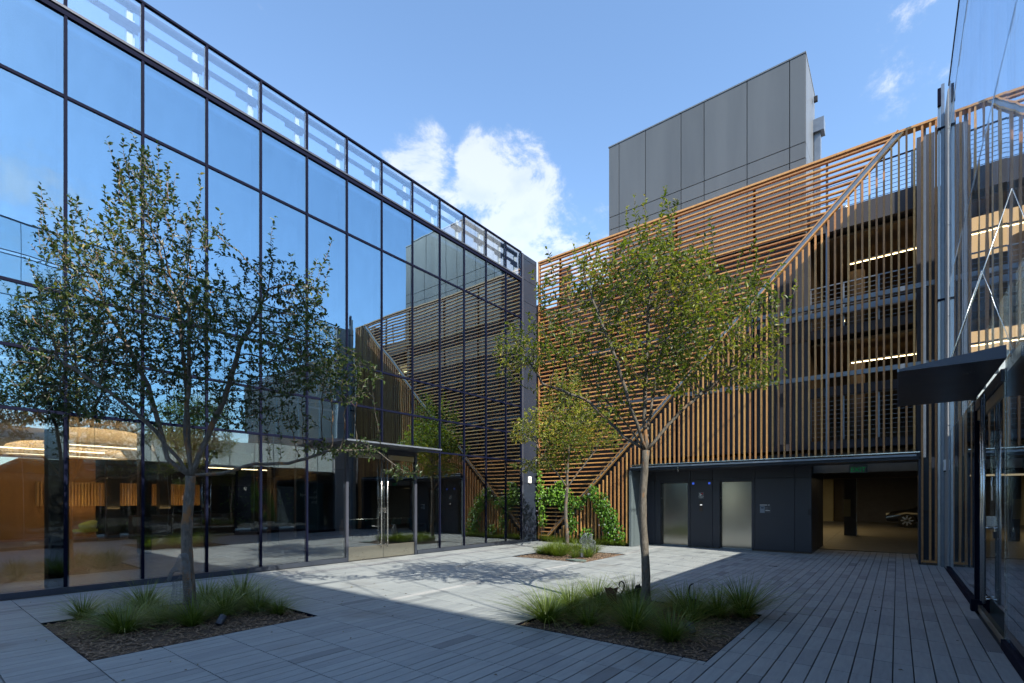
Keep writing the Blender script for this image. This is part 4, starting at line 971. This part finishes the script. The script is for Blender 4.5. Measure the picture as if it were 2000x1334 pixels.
vine('leafy green vine climbing the horizontal battens beside the dark corner', [(-10.65, 1.7, .28, .75, 1.0), (-10.05, 1.75, .45, .42, 1.5), (-9.55, 1.5, .38, .55, 1.3), (-9.35, .75, .28, .5, .7), (-10.6, .9, .22, .4, .3), (-9.0, 1.5, .30, .25, .4), (-10.75, 2.5, .12, .4, .2), (-9.75, 2.2, .3, .12, .25)], 1500, 3)
vine('leafy green vine climbing the vertical battens left of the wing wall', [(-8.15, 1.45, .35, .45, 1.0), (-7.85, .95, .38, .5, 1.2), (-7.65, .45, .45, .4, 1.0), (-8.45, 1.9, .2, .25, .3), (-8.7, .35, .3, .3, .4), (-8.55, 1.7, .3, .12, .2)], 1150, 4)
# hedge far beyond the lobby
def hedge(lb, x0, x1, y0, y1, h, n, seed):
    r = random.Random(seed); root = thing('hedge', lb, 'hedge', ((x0+x1)/2, (y0+y1)/2, 0)); mb = MB(); tone = []; c = Vector(root.location)
    for _ in range(n):
        q = Vector((r.uniform(x0, x1), r.uniform(y0, y1), r.uniform(.05, h)))-c; L = r.uniform(.09, .16); leafpts(mb, tone, q, rvec(r), rvec(r), L, L*.6, r.random())
    mb.tone = tone; o = mb.build('foliage', HEDGE, root); o['kind'] = 'stuff'
    MB().box(x0-c.x+.15, x1-c.x-.15, y0-c.y+.1, y1-c.y-.1, 0, h-.15).build('stems', BLACK, root)
hedge('clipped green hedge outside the rear windows of the left lobby', -29.6, -28.6, 4, 23, 3.4, 9000, 9)
# cut-out steel cats and rusty plate, wire figures, uplights, stone
def cutout(name, lb, cat, pts, loc, rz, th, mat, extra=None, grp=None):
    t = thing(name, lb, cat, loc, rz, grp); MB().poly([(x, 0, z) for x, z in pts], (0, th, 0)).build('body', mat, t)
    if extra: MB().tube([(x, th/2, z) for x, z in extra], [.011]*(len(extra)-1)+[.007], 8).build('tail', mat, t, True)
    MB().box(-.01, .01, 0, th, -.2, .03).build('stake', mat, t)
catp = [(-.11, -.02), (.12, -.02), (.13, .03), (.10, .06), (.115, .14), (.125, .20), (.15, .235), (.155, .27), (.135, .295), (.125, .325), (.105, .30), (.085, .305), (.065, .29), (.05, .24), (.02, .215), (-.05, .205), (-.10, .15), (-.125, .07)]
cutout('cat_silhouette', 'dark steel cut-out of a sitting cat with curled tail, left of the trunk', 'garden ornament', catp, (-3.10, 6.82, .0), YAW, .006, RUSTD,
       [(-.11, .02), (-.14, .09), (-.155, .16), (-.12, .22), (-.10, .28), (-.11, .33), (-.14, .355), (-.17, .34), (-.18, .30), (-.165, .27)], 'steel cats in the right bed')
catw = [(-.10, -.02), (-.06, .06), (-.10, .12), (-.08, .18), (0, .17), (.10, .13), (.16, .08), (.22, .10), (.24, .04), (.20, .0), (.14, .0), (.12, -.06), (-.04, -.06)]
cutout('cat_silhouette', 'dark steel cut-out of a crouching cat with raised tail, right of the trunk', 'garden ornament', catw, (-2.12, 6.75, .05), YAW, .006, RUSTD,
       [(-.09, .15), (-.11, .22), (-.115, .29), (-.10, .35), (-.075, .375), (-.05, .38)], 'steel cats in the right bed')
cutout('rusty_plate', 'rust brown flared steel plate standing among the grasses', 'garden ornament', [(-.10, .36), (-.06, .335), (-.02, .35), (.03, .33), (.10, .35), (.07, .27), (.065, .20), (.09, .10), (.12, .0), (.05, -.03), (.02, .05), (-.03, .16), (-.07, .26)], (-3.12, 6.22, 0), YAW, .006, RUST)
def wirefig(lb, loc, rz, skel, radii, edges, thick):
    t = thing('wire_sculpture', lb, 'sculpture', loc, rz, 'wire mesh figures in the beds')
    me = bpy.data.meshes.new('body'); me.from_pydata(skel, edges, []); o = link('body', me, t)
    sk = o.modifiers.new('skin', 'SKIN'); 
    for v, rr in zip(me.skin_vertices[0].data if me.skin_vertices else [], radii): v.radius = (rr, rr)
    if not me.skin_vertices:
        me.skin_vertices.new() if hasattr(me.skin_vertices, 'new') else None
    su = o.modifiers.new('sub', 'SUBSURF'); su.levels = su.render_levels = 2
    dg = bpy.context.evaluated_depsgraph_get(); ev = bpy.data.meshes.new_from_object(o.evaluated_get(dg)); o.modifiers.clear()
    bm = bmesh.new(); bm.from_mesh(ev); bmesh.ops.triangulate(bm, faces=bm.faces[:]); w = MB(); r = random.Random(2)
    for v in bm.verts: v.co += rvec(r)*.004
    for e in bm.edges:
        if r.random() < .9: w.tube([e.verts[0].co, e.verts[1].co], thick, 3, False)
    bm.free(); o.data = w.mesh('body', WIRE)
wirefig('grey wire mesh figure standing against the trunk of the shaded elm', (-7.22, 2.36, .02), YAW, [(0, 0, .02), (0, 0, .25), (.01, 0, .50), (.03, 0, .72), (.03, -.02, .86), (-.10, -.05, .62), (-.13, -.05, .50)],
        [.15, .13, .095, .07, .055, .025, .018], [(0, 1), (1, 2), (2, 3), (3, 4), (3, 5), (5, 6)], .0014)
wirefig('grey wire mesh animal figure with raised ears in the far bed', (-6.75, 12.0, .02), YAW, [(0, 0, .34), (-.12, 0, .42), (-.22, 0, .40), (-.05, 0, .58), (.10, 0, .56), (.16, 0, .34), (.18, 0, .05), (-.12, 0, .20), (-.16, 0, .02), (.08, .05, .18), (.10, .05, .03), (-.06, 0, .64), (.10, 0, .62)],
        [.13, .10, .05, .06, .05, .11, .03, .06, .04, .05, .03, .03, .03], [(0, 1), (1, 2), (1, 3), (0, 4), (0, 5), (5, 6), (0, 7), (7, 8), (0, 9), (9, 10), (3, 11), (4, 12)], .0016)
def uplight(x, y, lb):
    t = thing('garden_uplight', lb, 'garden light', (x, y, 0), R.uniform(0, 3), 'uplights in the beds')
    MB().tube([(0, 0, -.02), (0, 0, .02)], .03, 12).build('stake', BLACK, t); MB().tube([(0, -.02, .03), (.01, .05, .12)], [.045, .05], 14).build('head', plain('uplight_metal', (.07, .07, .09), .4, .5), t)
    MB().tube([(.01, .051, .121), (.0105, .053, .123)], .042, 14).build('lens', plain('lens_grey', (.2, .22, .25), .15), t)
uplight(-1.86, 5.72, 'small black uplight in the mulch of the right bed'); uplight(-6.55, 2.55, 'small dark uplight among grass in the left bed'); uplight(-6.62, 11.45, 'small grey uplight in the mulch of the far bed')
tag(MB().poly([(-.28, -.10, 0), (.05, -.17, 0), (.3, -.06, 0), (.22, .12, 0), (-.15, .15, 0)], (0, 0, .03)).build('flat_stone', STONE, None, False, (-6.5, 11.0, .0)), 'flat greenish stone at the front corner of the far bed', 'stone')

mb = MB(); tone = []; rr = random.Random(77)
for _ in range(230):
    k = rr.random()
    if k < .75: c = rr.choice(((-7.5, 2.6), (-2.8, 6.5), (-7.9, 12.9))); x = c[0]+rr.gauss(0, 1.5); y = c[1]+rr.gauss(0, 1.5)
    else: x = rr.uniform(-10.7, .6); y = rr.uniform(1, 15)
    if not (-10.8 < x < .8 and 1 < y < 15.4): continue
    leafpts(mb, tone, Vector((x, y, .006)), Vector((cos(x*40), sin(x*40), .02)), Vector((rr.uniform(-.3, .3), rr.uniform(-.3, .3), 1)), rr.uniform(.025, .045), .02, rr.random(), .3)
mb.tone = tone; o = mb.build('leaf_litter', mat_leaf('dry_leaf', [(0, (.05, .03, .015)), (.6, (.14, .08, .03)), (1, (.20, .18, .05))], .1)); o['kind'] = 'stuff'; o['label'] = 'small dry leaves scattered over the paving'
